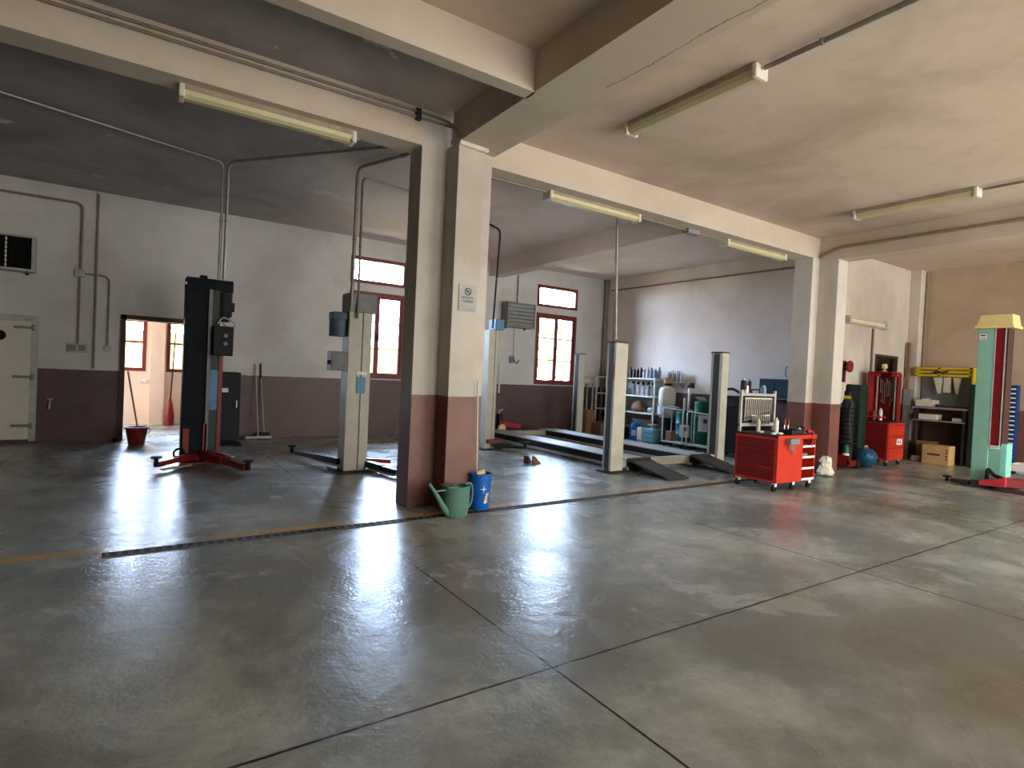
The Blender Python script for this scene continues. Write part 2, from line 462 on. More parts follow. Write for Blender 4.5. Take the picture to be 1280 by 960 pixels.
# windows of the window wall
def window(n, x0, x1, name):
    w = bpy.data.objects.new(name, None); COL.objects.link(w); w.location = (x0, YW, LOWZ[0]); w['kind'] = 'structure'
    y0, y1 = YW-.015, YW+.09
    def rect(mb, a, b, z0, z1, t, ya, yb):
        mb.box(a, ya, z0, b, yb, z0+t); mb.box(a, ya, z1-t, b, yb, z1); mb.box(a, ya, z0+t, a+t, yb, z1-t); mb.box(b-t, ya, z0+t, b, yb, z1-t)
    f = MB(); rect(f, x0, x1, *TRZ, .075, y0, y1); rect(f, x0, x1, *LOWZ, .075, y0, y1); f.build('frame', M['brown_wood'], w)
    xm = (x0+x1)/2
    for a, b in ((x0+.075, xm), (xm, x1-.075)):
        c = MB(); rect(c, a, b, LOWZ[0]+.075, LOWZ[1]-.075, .055, YW+.01, YW+.065); c.build('casement', M['brown_wood'], w)
        g = MB()
        for k in (1, 2):
            z = LOWZ[0]+.075+(LOWZ[1]-LOWZ[0]-.15)*k/3; g.box(a+.05, YW+.02, z-.012, b-.05, YW+.055, z+.012)
        g.build('glazing_bar', M['brown_wood'], w)
        MB().box(a+.05, YW+.035, LOWZ[0]+.12, b-.05, YW+.041, LOWZ[1]-.12).build('pane', M['glass'], w)
    MB().box(x0+.07, YW+.035, TRZ[0]+.07, x1-.07, YW+.041, TRZ[1]-.07).build('transom_pane', M['glass'], w)
    MB().box(xm-.02, YW-.02, 2.15, xm+.02, YW+.01, 2.32).build('handle', M['dark'], w)
window(1, *W1, 'window_1'); window(2, *W2, 'window_2')

# cold-room door on the window wall
d = bpy.data.objects.new('door_1', None); COL.objects.link(d); d.location = (-2.0, YW, .05); d['kind'] = 'structure'
MB().box(-2.62, YW-.09, .06, -1.40, YW-.012, 2.06, .02).build('door_panel', M['cream_door'], d)
fr = MB(); fr.box(-2.75, YW-.045, .03, -2.62, YW, 2.06); fr.box(-1.40, YW-.045, .03, -1.31, YW, 2.06); fr.box(-2.75, YW-.045, 2.06, -1.31, YW, 2.16)
fr.build('door_frame', M['lgrey'], d)
for z in (.30, 1.12, 1.95):
    h = MB(); h.box(-1.62, YW-.115, z-.022, -1.36, YW-.09, z+.022, .006); h.cone((-1.37, YW-.10, z-.05), (-1.37, YW-.10, z+.05), .022, n=10); h.build('hinge', M['grey'], d)
kb = MB(); kb.cone((-1.80, YW-.12, 1.80), (-1.80, YW-.085, 1.80), .085, n=20); kb.build('round_vent', M['black'], d)

# doorway to the room behind
d2 = bpy.data.objects.new('door_2', None); COL.objects.link(d2); d2.location = (.4, YW, 0); d2['kind'] = 'structure'
df = MB(); a, b, z = DOOR
df.box(a-.02, YW-.03, 0, a+.06, YW+.32, z); df.box(b-.06, YW-.03, 0, b+.02, YW+.32, z); df.box(a-.02, YW-.03, z-.07, b+.02, YW+.32, z+.01)
df.build('door_frame', M['door_wood'], d2)

# room behind the doorway
BK = 15.6
br = MB()
wall_openings(br, -2.5, 3.5, BK, BK+.3, 0, 2.75, [(-.75, .30, 1.22, 2.62), (.70, 1.75, 1.22, 2.62)])
br.box(-2.8, YW+.3, 0, -2.5, 13.3, 2.75); br.box(-2.8, 13.3, 0, -2.5, 15.2, .8); br.box(-2.8, 13.3, 2.55, -2.5, 15.2, 2.75); br.box(-2.8, 15.2, 0, -2.5, BK+.3, 2.75); br.box(3.5, YW+.3, 0, 3.8, BK+.3, 2.75)  # side wall opening out of view, added to brighten the back room
br.box(.38, BK-.22, 0, .66, BK+.02, 2.75)
struct('wall_back_room', br, M['peach'])
struct('ceiling_back_room', MB().box(-2.8, YW+.3, 2.75, 3.8, BK+.3, 2.9), M['peach'])
for i, (a, b) in enumerate(((-.75, .30), (.70, 1.75))):
    w = bpy.data.objects.new('window_%d' % (3+i), None); COL.objects.link(w); w.location = (a, BK, 1.22); w['kind'] = 'structure'
    f = MB()
    for (x0, x1, z0, z1) in ((a, b, 1.22, 1.30), (a, b, 2.56, 2.62), (a, a+.08, 1.30, 2.56), (b-.08, b, 1.30, 2.56), (a+.08, b-.08, 2.34, 2.41), (a+.08, b-.08, 1.86, 1.91), ((a+b)/2-.04, (a+b)/2+.04, 1.30, 2.34)):
        f.box(x0, BK-.01, z0, x1, BK+.09, z1)
    f.build('frame', M['brown_wood'], w)
    MB().box(a+.07, BK+.03, 1.29, b-.07, BK+.036, 2.57).build('pane', M['glass'], w)

# outdoors seen through the panes
struct('ground_outside', MB().box(-30, YW+3.5, -.3, 40, 60, -.05), M['ground'])
struct('exterior_garden_wall', MB().box(-2, 19.5, -.1, 13.2, 19.8, 2.3), M['yellow_wall'])
def tree(x, y, h, r, lab):
    t = thing('garden_tree', lab, 'tree', (x, y, 0))
    MB().tube([(x, y, -.1), (x+.05, y, h*.5), (x, y, h*.8)], [.12, .09, .05], 8).build('trunk', M['wood'], t)
    f = MB()
    for k in range(260):
        th, ph, q = random.uniform(0, 2*PI), math.acos(random.uniform(-1, 1)), r*random.uniform(.35, 1)
        f.obox((x+q*math.sin(ph)*math.cos(th), y+q*math.sin(ph)*math.sin(th), h*.72+q*1.1*math.cos(ph)), (.34, .26, .012), random.uniform(0, 6), random.uniform(-1, 1), random.uniform(-1, 1))
    f.build('foliage', M['green_leaf'], t)
tree(13.4, 17.3, 3.6, 1.25, 'pale green tree outside the window beside the louvred heater')

# ------------------------------------------------------------------ daylight
w = bpy.data.worlds.new('World'); S.world = w; w.use_nodes = True
nt = w.node_tree; bg = nt.nodes['Background']
tc = N(nt, 'ShaderNodeTexCoord'); sp = N(nt, 'ShaderNodeSeparateXYZ'); nt.links.new(tc.outputs['Generated'], sp.inputs[0])
def ramp(o, a, b):
    r = N(nt, 'ShaderNodeMapRange'); r.interpolation_type = 'SMOOTHSTEP'
    r.inputs['From Min'].default_value = a; r.inputs['From Max'].default_value = b; nt.links.new(o, r.inputs['Value']); return r.outputs[0]
north = ramp(sp.outputs['Y'], -.25, .35); up = ramp(sp.outputs['Z'], -.06, .06)
NK, SK = 66., 11.5
sc = lambda c, k: (c[0]*k, c[1]*k, c[2]*k, 1)
sky = mixc(nt, north, sc((1.0, .965, .895), SK), sc((.62, .84, 1.2), NK))
gnd = mixc(nt, north, sc((1.0, .93, .84), SK*1.0), sc((.95, .92, .75), NK*.5))
nt.links.new(mixc(nt, up, gnd, sky), bg.inputs['Color'])
def portal(loc, sx, sy, rot):
    l = bpy.data.lights.new('daylight_portal', 'AREA'); l.shape = 'RECTANGLE'; l.size = sx; l.size_y = sy
    l.cycles.is_portal = True
    o = bpy.data.objects.new('daylight_portal', l); COL.objects.link(o); o.location = loc; o.rotation_euler = rot
for a, b in (W1, W2):
    for z in (LOWZ, TRZ):
        portal(((a+b)/2, YW+.31, sum(z)/2), b-a, z[1]-z[0], (-PI/2, 0, 0))
for a, b in ((-.75, .30), (.70, 1.75)):
    portal(((a+b)/2, BK+.31, 1.92), b-a, 1.4, (-PI/2, 0, 0))
portal((-2.81, 14.25, 1.67), 1.75, 1.9, (0, -PI/2, 0))  # daylight through the added, unseen side opening
for a, b in SOUTH:
    portal(((a+b)/2, -4.31, 1.85), b-a, 3.7, (PI/2, 0, 0))

# ------------------------------------------------------------------ drain
t = thing('floor_drain', 'long dark grated drain channel set in the concrete floor', 'drain', (4, 5.44, 0))
def dl(x): return 5.365+.0200*(x+.14)
m1 = MB()
m1.bar((-.14, dl(-.14), .001), (11.5, dl(11.5), .001), .105, .006); m1.build('channel', M['black'], t)
m1 = MB()
for sgn in (-1, 1): m1.bar((-.14, dl(-.14)+sgn*.05, .003), (11.5, dl(11.5)+sgn*.05, .003), .012, .008)
x = -.12
while x < 8.2:
    m1.box(x, dl(x)-.045, .001, x+.03, dl(x)+.045, .0075); x += .075
m1.build('grating', M['galv_dark'], t)

# ------------------------------------------------------------------ lamps
def lamp(cx, cy, z, L, axis, label, h=.12, wd=.17, brackets=False):
    t = thing('fluorescent_lamp', label, 'lamp', (cx, cy, z), 'old fluorescent batten lamps')
    a = (lambda u, v, w: (cx+u, cy+v, z+w)) if axis == 'x' else (lambda u, v, w: (cx+v, cy+u, z+w))
    def bx(mb, u0, v0, w0, u1, v1, w1, b=.006):
        p, q = a(u0, v0, w0), a(u1, v1, w1); mb.box(*p, *q, b)
    hb = MB(); bx(hb, -L/2+.03, -wd/2, -.055, L/2-.03, wd/2, 0); hb.build('housing', M['lamp_body'], t)
    poly = [(-wd/2+.005, -.05), (wd/2-.005, -.05), (wd/2-.015, -.095), (wd/2-.05, -h), (-wd/2+.05, -h), (-wd/2+.015, -.095)]
    if axis == 'x': df = MB().prism([(cy+p, z+q) for p, q in poly], 'x', cx-L/2+.04, cx+L/2-.04)
    else: df = MB().prism([(cx+p, z+q) for p, q in poly], 'y', cy-L/2+.04, cy+L/2-.04)
    df.build('diffuser', M['tube'], t)
    for s_ in (-1, 1):
        e = MB(); bx(e, s_*(L/2-.05), -wd/2-.004, -h-.004, s_*L/2, wd/2+.004, -.006, .012); e.build('end_cap', M['offwhite'], t)
    cg = MB(); p = a(L/2, 0, -.05); q = a(L/2+.05, 0, -.05); cg.cone(p, q, .018, n=8); cg.build('cable_gland', M['grey'], t)
    if brackets:
        for u in (-L/2+.25, 0, L/2-.25):
            k = MB(); k.tube([a(u, 0, 0), a(u, 0, .1)], .012, 6); k.build('bracket', M['dark'], t)
    return t
lamp(1.10, 6.08, 4.025, 1.62, 'x', 'long yellowed fluorescent lamp under the cream beam above the twin lift bays')
lamp(5.26, 6.02, 3.96, 1.66, 'x', 'fluorescent lamp under the beam between the pillars, nearest the no smoking pillar')
lamp(8.98, 6.02, 3.96, 1.72, 'x', 'fluorescent lamp under the beam between the pillars, beside the brown-based far pillar')
lamp(4.45, 3.79, 4.32, 1.58, 'y', 'long fluorescent lamp on the pale slab beside the deep corner beam', .125)
lamp(9.31, 3.75, 4.32, 1.58, 'y', 'long fluorescent lamp on the pale slab near the far cross beam', .125)
# wall lamp on the dividing wall
t = thing('wall_lamp', 'white fluorescent lamp fixed flat on wall above the dark window', 'lamp', (13.2, 6.1, 3.0), 'old fluorescent batten lamps')
MB().box(12.3, 6.0, 2.93, 13.98, 6.1, 3.07, .01).build('housing', M['offwhite'], t)
k = MB()
for z in (2.955, 3.045): k.cone((12.36, 5.985, z), (13.92, 5.985, z), .018, n=10)
k.build('tube', M['tube'], t)
for x0, x1 in ((12.29, 12.36), (13.92, 13.99)): MB().box(x0, 5.96, 2.915, x1, 6.1, 3.085, .01).build('end_cap', M['lgrey'], t)

# ------------------------------------------------------------------ conduits
def clips(mb, pts, r, every=1.1):
    for p, q in zip(pts, pts[1:]):
        p, q = Vector(p), Vector(q); L = (q-p).length
        n = int(L/every)
        for i in range(n):
            c = p+(q-p)*((i+.5)/n); d = (q-p).normalized()*.012
            mb.append(MB().cone(c-d, c+d, r*1.35, n=8))
def pipe(pts, r, label, m='conduit', fil=.12, every=1.1):
    t = thing('conduit_pipe', label, 'pipe', pts[0])
    MB().tube(pts, r, 8, fil).build('pipe', M[m], t)
    c = []; clips(c, pts, r, every)
    for q in c: q.build('clip', M['grey'], t)
    return t
Yw = YW-.032
pipe([(-5.5, Yw, 4.17), (-.765, Yw, 4.17), (-.765, Yw, 3.01)], .022, 'thin conduit running high on wall above the cold room door then dropping')
pipe([(-.775, Yw, 2.91), (-.775, Yw, 1.73)], .018, 'short vertical conduit between junction box and wall socket')
pipe([(-.545, Yw, 4.385), (-.545, Yw, 1.30)], .018, 'straight vertical conduit from ceiling to brown paint beside the junction box')
pipe([(-.70, YW-.04, 2.955), (-.35, YW-.04, 2.955), (-.35, YW-.03, 1.72)], .015, 'thin bent conduit from junction box down to the light switch')
solo('junction_box', MB().box(-.85, YW-.06, 2.89, -.70, YW, 3.03, .012), M['lgrey'], 'small round-cornered junction box on plain wall between conduits', 'junction box', (-.775, YW, 2.89))
t = thing('wall_socket', 'twin wall socket above the brown paint beside the doorway', 'socket', (-.78, YW, 1.57))
MB().box(-.92, YW-.06, 1.57, -.64, YW, 1.73, .01).build('housing', M['lgrey'], t)
for x in (-.85, -.71): MB().box(x-.05, YW-.075, 1.60, x+.05, YW-.055, 1.70, .006).build('cover', M['grey'], t)
solo('light_switch', MB().box(-.40, YW-.05, 1.62, -.30, YW, 1.72, .012), M['lgrey'], 'small single switch box on wall right beside the lit doorway', 'switch', (-.35, YW, 1.62))
t = thing('water_tap', 'small wall tap low on brown painted wall beside cold room door', 'tap', (-1.13, YW, .55))
k = MB(); k.tube([(-1.13, YW, .68), (-1.13, YW-.09, .68), (-1.13, YW-.11, .58)], .016, 8, .04); k.build('spout', M['silver'], t)
k = MB(); k.box(-1.17, YW-.07, .74, -1.09, YW-.05, .76, .004); k.cone((-1.13, YW-.06, .68), (-1.13, YW-.06, .75), .01, n=8); k.build('handle', M['silver'], t)

# heaters
def heater(x0, x1, z0, z1, dep, name, label, louvre):
    t = thing('unit_heater', label, 'heater', ((x0+x1)/2, YW, z0), 'wall mounted unit heaters')
    y0 = YW-dep
    fr = MB(); k = .035
    fr.box(x0, y0, z0, x1, YW-.06, z0+k); fr.box(x0, y0, z1-k, x1, YW-.06, z1); fr.box(x0, y0, z0+k, x0+k, YW-.06, z1-k); fr.box(x1-k, y0, z0+k, x1, YW-.06, z1-k)
    fr.build('casing', M['grey'] if louvre else M['lgrey'], t)
    MB().box(x0+.03, y0+.09, z0+.03, x1-.03, YW-.07, z1-.03).build('core', M['black'] if not louvre else M['dark'], t)
    if louvre:
        n = 6
        for i in range(n):
            z = z0+k+(z1-z0-2*k)*(i+.5)/n
            MB().obox(((x0+x1)/2, y0+.04, z), (x1-x0-2*k, .10, .012), 0, math.radians(-38)).build('louvre', M['lgrey'], t)
    else:
        g = MB()
        for i in range(15):
            x = x0+.06+(x1-x0-.12)*i/14; g.box(x-.002, y0+.05, z0+.04, x+.002, y0+.085, z1-.04)
        g.build('fin', M['black'], t)
        g = MB(); g.box((x0+x1)/2-.004, y0+.035, z0+.04, (x0+x1)/2+.004, y0+.045, z1-.04)
        for i in range(7):
            z = z0+.08+(z1-z0-.16)*i/6; g.box((x0+x1)/2-.012, y0+.03, z-.02, (x0+x1)/2+.012, y0+.05, z+.02)
        g.build('louvre_link', M['offwhite'], t)
    for x in (x0+.12, x1-.12): MB().box(x-.02, YW-.07, z0-.03, x+.02, YW-.003, z1+.03).build('bracket', M['dark'], t)
heater(-2.08, -1.36, 2.86, 3.44, .36, 'a', 'dark finned unit heater high on wall above cold room door', False)
heater(7.98, 8.85, 2.76, 3.40, .34, 'b', 'grey louvred unit heater on wall beside the far window', True)
pipe([(8.46, Yw, 4.16), (8.46, Yw, 3.42)], .016, 'short vertical conduit entering the louvred heater from above')
pipe([(8.42, Yw, 2.76), (8.42, Yw, 2.02)], .013, 'thin conduit below louvred heater down to a plug socket', 'offwhite')
t = thing('wall_socket', 'small plug socket with short cable loop below louvred heater', 'socket', (8.42, YW, 1.82))
MB().box(8.30, YW-.05, 1.84, 8.44, YW, 2.02, .01).build('housing', M['grey'], t)
MB().tube([(8.40, YW-.06, 1.95), (8.43, YW-.1, 1.86), (8.52, YW-.07, 1.82), (8.58, YW-.05, 1.92)], .012, 6, .04).build('cable', M['dark'], t)

# ceiling feeds
pipe([(-5.5, 7.15, 4.385), (-1.27, 8.46, 4.385), (1.03, 9.22, 4.385), (1.03, 9.30, 2.72)], .02, 'conduit crossing sooty ceiling then dropping to top of black lift post', 'galv')
pipe([(2.9, 6.78, 4.385), (1.09, 9.16, 4.385), (1.09, 9.26, 2.72)], .02, 'conduit from the beam lamp across ceiling down to top of black lift post', 'galv')
pipe([(3.25, 6.4, 4.385), (2.62, 8.12, 4.385), (2.62, 8.165, 2.35)], .024, 'thicker bent conduit dropping from ceiling to cream lift post before window', 'galv')
pipe([(4.6, 8.78, 4.385), (2.80, 8.44, 4.385), (2.72, 8.165, 2.25)], .017, 'thinner second conduit dropping beside the thick one to cream lift post', 'galv')
pipe([(4.9, 9.0, 4.385), (6.02, 9.66, 4.385), (6.04, 9.82, 2.45)], .02, 'conduit bent off ceiling down to the lift post behind no smoking pillar', 'dark')
pipe([(6.5, 6.15, 4.30), (6.53, 6.9, 4.22), (6.66, 6.93, 2.2)], .024, 'hanging conduit dropping from the beam to nearest post of ramp lift', 'galv')
# pair along the near beam
pipe([(-5.5, 5.855, 4.28), (2.70, 5.855, 4.30), (2.88, 5.855, 4.30), (2.885, 5.62, 4.19), (2.89, 5.58, 4.08)], .015, 'lower of two parallel conduits along the cream beam', 'conduit', .05)
pipe([(-5.5, 5.855, 4.338), (2.72, 5.855, 4.358), (2.87, 5.855, 4.35), (2.885, 5.72, 4.26)], .015, 'upper of two parallel conduits along the cream beam', 'conduit', .05)
solo('cable_clamp', MB().box(2.50, 5.83, 4.26, 2.56, 5.88, 4.39, .008), M['dark'], 'dark clamp gripping two parallel conduits near pillar top', 'clamp', (2.53, 5.86, 4.26))
pipe([(2.90, 5.575, 4.04), (3.26, 5.575, 4.03)], .028, 'short thick pipe capping the front of the no smoking pillar', 'offwhite')
pipe([(3.43, 5.98, 3.915), (4.4, 5.98, 3.92)], .017, 'conduit from no smoking pillar to the first lamp under the beam')
pipe([(6.14, 5.98, 3.915), (7.15, 5.98, 3.915)], .017, 'conduit from the first beam lamp to small beam junction box')
pipe([(7.35, 6.0, 3.915), (8.08, 6.0, 3.915)], .014, 'short conduit from beam junction box to the second beam lamp')
solo('junction_box', MB().box(7.12, 5.93, 3.87, 7.40, 6.05, 3.94, .01), M['grey'], 'junction box under the beam between its two lamps', 'junction box', (7.25, 6, 3.87))
pipe([(4.45, 2.98, 4.275), (4.42, -3.9, 4.275)], .022, 'conduit along pale slab from the nearest slab lamp overhead', 'galv', .1, .9)
pipe([(9.31, 2.93, 4.28), (9.31, -3.9, 4.28)], .018, 'conduit along pale slab from the slab lamp near the cross beam', 'galv')
pipe([(10.562, 5.73, 3.97), (10.562, 5.42, 4.10), (10.562, -3.9, 4.13)], .024, 'dark conduit along the far cross beam bending down at pillar', 'conduit', .15)
pipe([(11.615, 12.34, 4.11), (11.615, 6.5, 4.08), (11.615, 6.5, 4.42)], .02, 'long conduit running high across the inner end wall', 'conduit', .03)
pipe([(11.615, 12.20, 4.10), (11.615, 12.20, 1.7)], .017, 'thin vertical conduit beside corner down to the white shelving', 'conduit')
t = thing('drain_pipe', 'thick grey vertical drain pipe in corner beside white shelving', 'pipe', (11.55, 12.5, 0))
MB().cone((11.56, 12.5, 0.02), (11.56, 12.5, 4.25), .055, n=14).build('pipe', M['conduit'], t)
MB().lathe([(.056, 4.18), (.065, 4.2), (.085, 4.42)], (11.56, 12.5, 0), 14).build('collar', M['conduit'], t)
pipe([(15.53, 5.84, 4.385), (15.53, 5.84, 2.15)], .025, 'vertical conduit in far corner down to the yellow wall rack', 'conduit')
pipe([(13.55, 6.07, 2.91), (13.55, 6.07, 1.95)], .022, 'vertical conduit from wall lamp down behind red tool cabinet', 'conduit')

# ------------------------------------------------------------------ no smoking sign
t = thing('no_smoking_sign', 'pale grey no smoking notice fixed on the pillar face', 'sign', (3.095, 5.597, 2.22))
MB().box(2.985, 5.588, 2.22, 3.205, 5.598, 2.52, .002).build('panel', M['lgrey'], t)
MB().torus((3.095, 5.586, 2.44), .036, .004, 'y', 24, 6).build('ring', M['ink'], t)
k = MB(); k.obox((3.095, 5.586, 2.44), (.066, .003, .008), 0, 0, PI/4); k.obox((3.095, 5.5865, 2.44), (.04, .002, .009)); k.build('slash', M['ink'], t)
def text(s, size, loc, m, parent=None, rot=(PI/2, 0, 0), name='lettering'):
    c = bpy.data.curves.new(name, 'FONT'); c.body = s; c.size = size; c.align_x = 'CENTER'; c.extrude = .0006
    o = bpy.data.objects.new(name, c); COL.objects.link(o)
    bpy.context.view_layer.update()
    me = bpy.data.meshes.new_from_object(o.evaluated_get(bpy.context.evaluated_depsgraph_get()))
    bpy.data.objects.remove(o); o = bpy.data.objects.new(name, me); COL.objects.link(o); me.materials.clear(); me.materials.append(m)
    q = parent
    o.location = Vector(loc)-(q.location if q else Vector()); o.rotation_euler = rot; o.parent = parent
    return o
text('VIETATO', .038, (3.095, 5.5865, 2.358), M['ink'], t)
text('FUMARE', .038, (3.095, 5.5865, 2.318), M['ink'], t)
k = MB(); k.box(3.08, 5.586, 2.235, 3.195, 5.588, 2.24); k.build('footer_line', M['grey'], t)

# ------------------------------------------------------------------ watering can and bucket
t = thing('watering_can', 'sea green plastic watering can standing at foot of the pillar', 'watering can', (2.95, 5.37, 0))
cx, cy = 2.945, 5.37
MB().lathe([(0, 0), (.115, 0), (.13, .012), (.148, .15), (.15, .30), (.153, .325), (.146, .332), (.12, .327), (.115, .30), (.105, .1), (0, .09)], (cx, cy, 0), 28, 1.0, .8).build('body', M['canplastic'], t)
MB().prism([(cx-.03, .325), (cx-.15, .325), (cx-.145, .335), (cx-.03, .34)], 'y', cy-.1, cy+.1).build('half_lid', M['canplastic'], t)
MB().tube([(cx-.10, cy-.02, .04), (cx-.17, cy-.03, .12), (cx-.27, cy-.05, .27), (cx-.36, cy-.06, .385)], [.04, .034, .022, .017], 10, .05).build('spout', M['canplastic'], t)
MB().bar((cx-.29, cy-.05, .295), (cx-.13, cy-.02, .295), .012, .016).build('brace', M['canplastic'], t)
MB().tube([(cx+.10, cy, .335), (cx+.17, cy+.0, .35), (cx+.20, cy, .27), (cx+.185, cy, .12), (cx+.12, cy, .05)], .013, 8, .06).build('handle', M['canplastic'], t)

bx_, by_ = 3.345, 5.56
t = thing('paint_bucket', 'bright blue plastic bucket with white star beside watering can', 'bucket', (bx_, by_, 0))
R_ = .128
MB().lathe([(0, .002), (.112, .002), (.116, .01), (R_, .33), (.137, .332), (.137, .35), (R_+.002, .352), (R_+.002, .395), (.14, .40), (.14, .412), (.126, .412), (.122, .36), (.108, .03), (0, .03)], (bx_, by_, 0), 32).build('body', M['blue'], t)
a0 = math.radians(-121)
def wrap(poly, zc, ac, m, name):
    mb = MB(); n = len(poly)
    def P(u, v, r):
        rr = .116+(R_-.116)*((zc+v)/.33)+r; a = a0+ac+u/.128
        return (bx_+rr*math.cos(a), by_+rr*math.sin(a), zc+v)
    c0 = P(0, 0, .0025); vs = [c0]+[P(u, v, .0025) for u, v in poly]
    mb._new(vs, [(0, 1+i, 1+(i+1) % n) for i in range(n)])
    return mb.build(name, m, t)
star = []
for i in range(8):
    r = .052 if i % 2 == 0 else .009
    star.append((r*math.sin(PI*i/4), r*math.cos(PI*i/4)))
wrap(star, .245, math.radians(22), M['paper'], 'star_print')
for k, (mm) in enumerate(('paper', 'cap_yellow', 'paper', 'yellow')):
    u = .012*k
    wrap([(u-.025, -.06), (u-.013, -.06), (u+.016, .055), (u+.004, .055)], .145, math.radians(36), M[mm], 'stripe_print')
h = MB(); h.tube([(bx_+.137*math.cos(a0+1.75), by_+.137*math.sin(a0+1.75), .37), (bx_+.16*math.cos(a0+1.6), by_+.16*math.sin(a0+1.6), .2), (bx_+.15*math.cos(a0-1.2), by_+.15*math.sin(a0-1.2), .17), (bx_+.137*math.cos(a0-1.5), by_+.137*math.sin(a0-1.5), .37)], .004, 6, .1); h.build('handle', M['silver'], t)
t = thing('cleaning_mop', 'slim pale mop handle standing in blue bucket against the pillar', 'mop', (3.31, 5.58, .035))
MB().tube([(3.33, 5.60, .05), (3.262, 5.57, 1.45)], .011, 8).build('handle', M['offwhite'], t)
MB().lathe([(0, .04), (.06, .05), (.07, .15), (.05, .30), (.02, .34), (0, .34)], (3.33, 5.60, 0), 12).build('mop_head', M['offwhite'], t)
solo('sponge_roll', MB().cone((3.27, 5.52, .405), (3.36, 5.50, .44), .032, n=14), M['cap_yellow'], 'pale yellow cleaning roll lying across rim of blue bucket', 'cleaning roll', (3.31, 5.5, .40))

# ------------------------------------------------------------------ red bucket with broom, doorway things
rx, ry = .13, 11.98
t = thing('floor_bucket', 'red plastic bucket standing in the lit doorway', 'bucket', (rx, ry, 0))
MB().lathe([(0, .004), (.12, .004), (.17, .29), (.185, .29), (.185, .315), (.165, .315), (.115, .03), (0, .03)], (rx, ry, 0), 28).build('body', M['dred'], t)
MB().tube([(rx+.18, ry, .30), (rx+.205, ry-.02, .22), (rx+.13, ry-.13, .20), (rx-.10, ry-.16, .22), (rx-.18, ry, .30)], .006, 6, .08).build('handle', M['black'], t)
t = thing('broom_stick', 'wooden broom handle standing in red bucket and leaning on door frame', 'broom', (rx, ry, .04))
MB().tube([(rx+.05, ry, .06), (rx-.16, ry+.28, 1.28)], .013, 8).build('handle', M['wood'], t)
MB().lathe([(0, .035), (.08, .04), (.075, .12), (.03, .2), (0, .2)], (rx+.04, ry, 0), 12).build('brush', M['dark'], t)
k = MB(); k.lathe([(0, 0), (.05, 0), (.055, .03), (.04, .07), (0, .075)], (-.17, 12.42, 0), 14)
solo('door_stop', k, M['black'], 'small dark door stop on floor beside the door frame', 'door stop', (-.17, 12.42, 0))
t = thing('mop', 'tall thin mop standing upright in the room behind the doorway', 'mop', (.80, 15.2, 0))
MB().tube([(.78, 15.2, .45), (.86, 15.42, 2.15)], .016, 8).build('handle', M['dark'], t)
MB().lathe([(0, 0), (.09, .0), (.1, .2), (.06, .5), (.02, .62), (0, .62)], (.78, 15.2, 0), 12).build('mop_head', M['dred'], t)
solo('wall_bracket', MB().box(.20, BK-.10, .95, .34, BK, 1.04, .015), M['paper'], 'small white wall box under window in the back room', 'wall box', (.27, BK, .95))

# dark cabinet, mat, squeegees
t = thing('steel_locker', 'low dark steel cabinet with white sticker behind the black lift', 'cabinet', (1.5, 12.3, 0))
MB().box(1.20, 12.02, .03, 1.78, 12.56, 1.33, .01).build('body', M['dark'], t)
dd = MB().box(1.22, 11.995, .08, 1.76, 12.02, 1.28, .006).build('door', M['dark'], t)
MB().box(1.70, 11.975, .66, 1.725, 11.995, .80, .004).build('handle', M['silver'], dd)
MB().box(1.40, 11.992, .95, 1.56, 11.996, 1.03).build('sticker', M['paper'], t)
solo('rubber_mat', MB().box(1.30, 11.45, .002, 1.75, 11.85, .03, .01), M['black'], 'small black rubber mat on floor before dark steel cabinet', 'mat', (1.5, 11.6, 0))
t = thing('floor_squeegee', 'floor squeegee with wide blade leaning on the brown painted wall', 'squeegee', (2.15, 12.3, 0))
MB().tube([(2.17, 12.30, .05), (2.12, 12.57, 1.50)], .013, 8).build('handle', M['silver'], t)
MB().box(1.93, 12.26, .02, 2.42, 12.31, .07, .008).build('blade', M['lgrey'], t)
t = thing('broom', 'thin broom with dark grip leaning beside the squeegee on brown wall', 'broom', (2.3, 12.4, 0))
MB().tube([(2.30, 12.40, .12), (2.23, 12.57, 1.22)], .011, 8).build('handle', M['lgrey'], t)
MB().tube([(2.23, 12.57, 1.22), (2.215, 12.58, 1.52)], .015, 8).build('grip', M['dark'], t)
MB().box(2.22, 12.36, .004, 2.40, 12.42, .13, .01).build('brush', M['dark'], t)
# ------------------------------------------------------------------ swing arm with pad
def arm(t, pts, m, pad, ztop=.17, w=.11, h=.09, padr=.065):
    a = MB()
    for i, (p, q) in enumerate(zip(pts, pts[1:])):
        k = 1-.22*i; a.bar(p, q, w*k, h*k, .006)
    o = a.build('swing_arm', m, t)
    k = MB(); k.cone((pad[0], pad[1], pts[-1][2]-.03), (pad[0], pad[1], ztop-.02), .028, n=10); k.cone((pad[0], pad[1], ztop-.025), (pad[0], pad[1], ztop), padr, n=16)
    k.build('lifting_pad', M['black'], o)

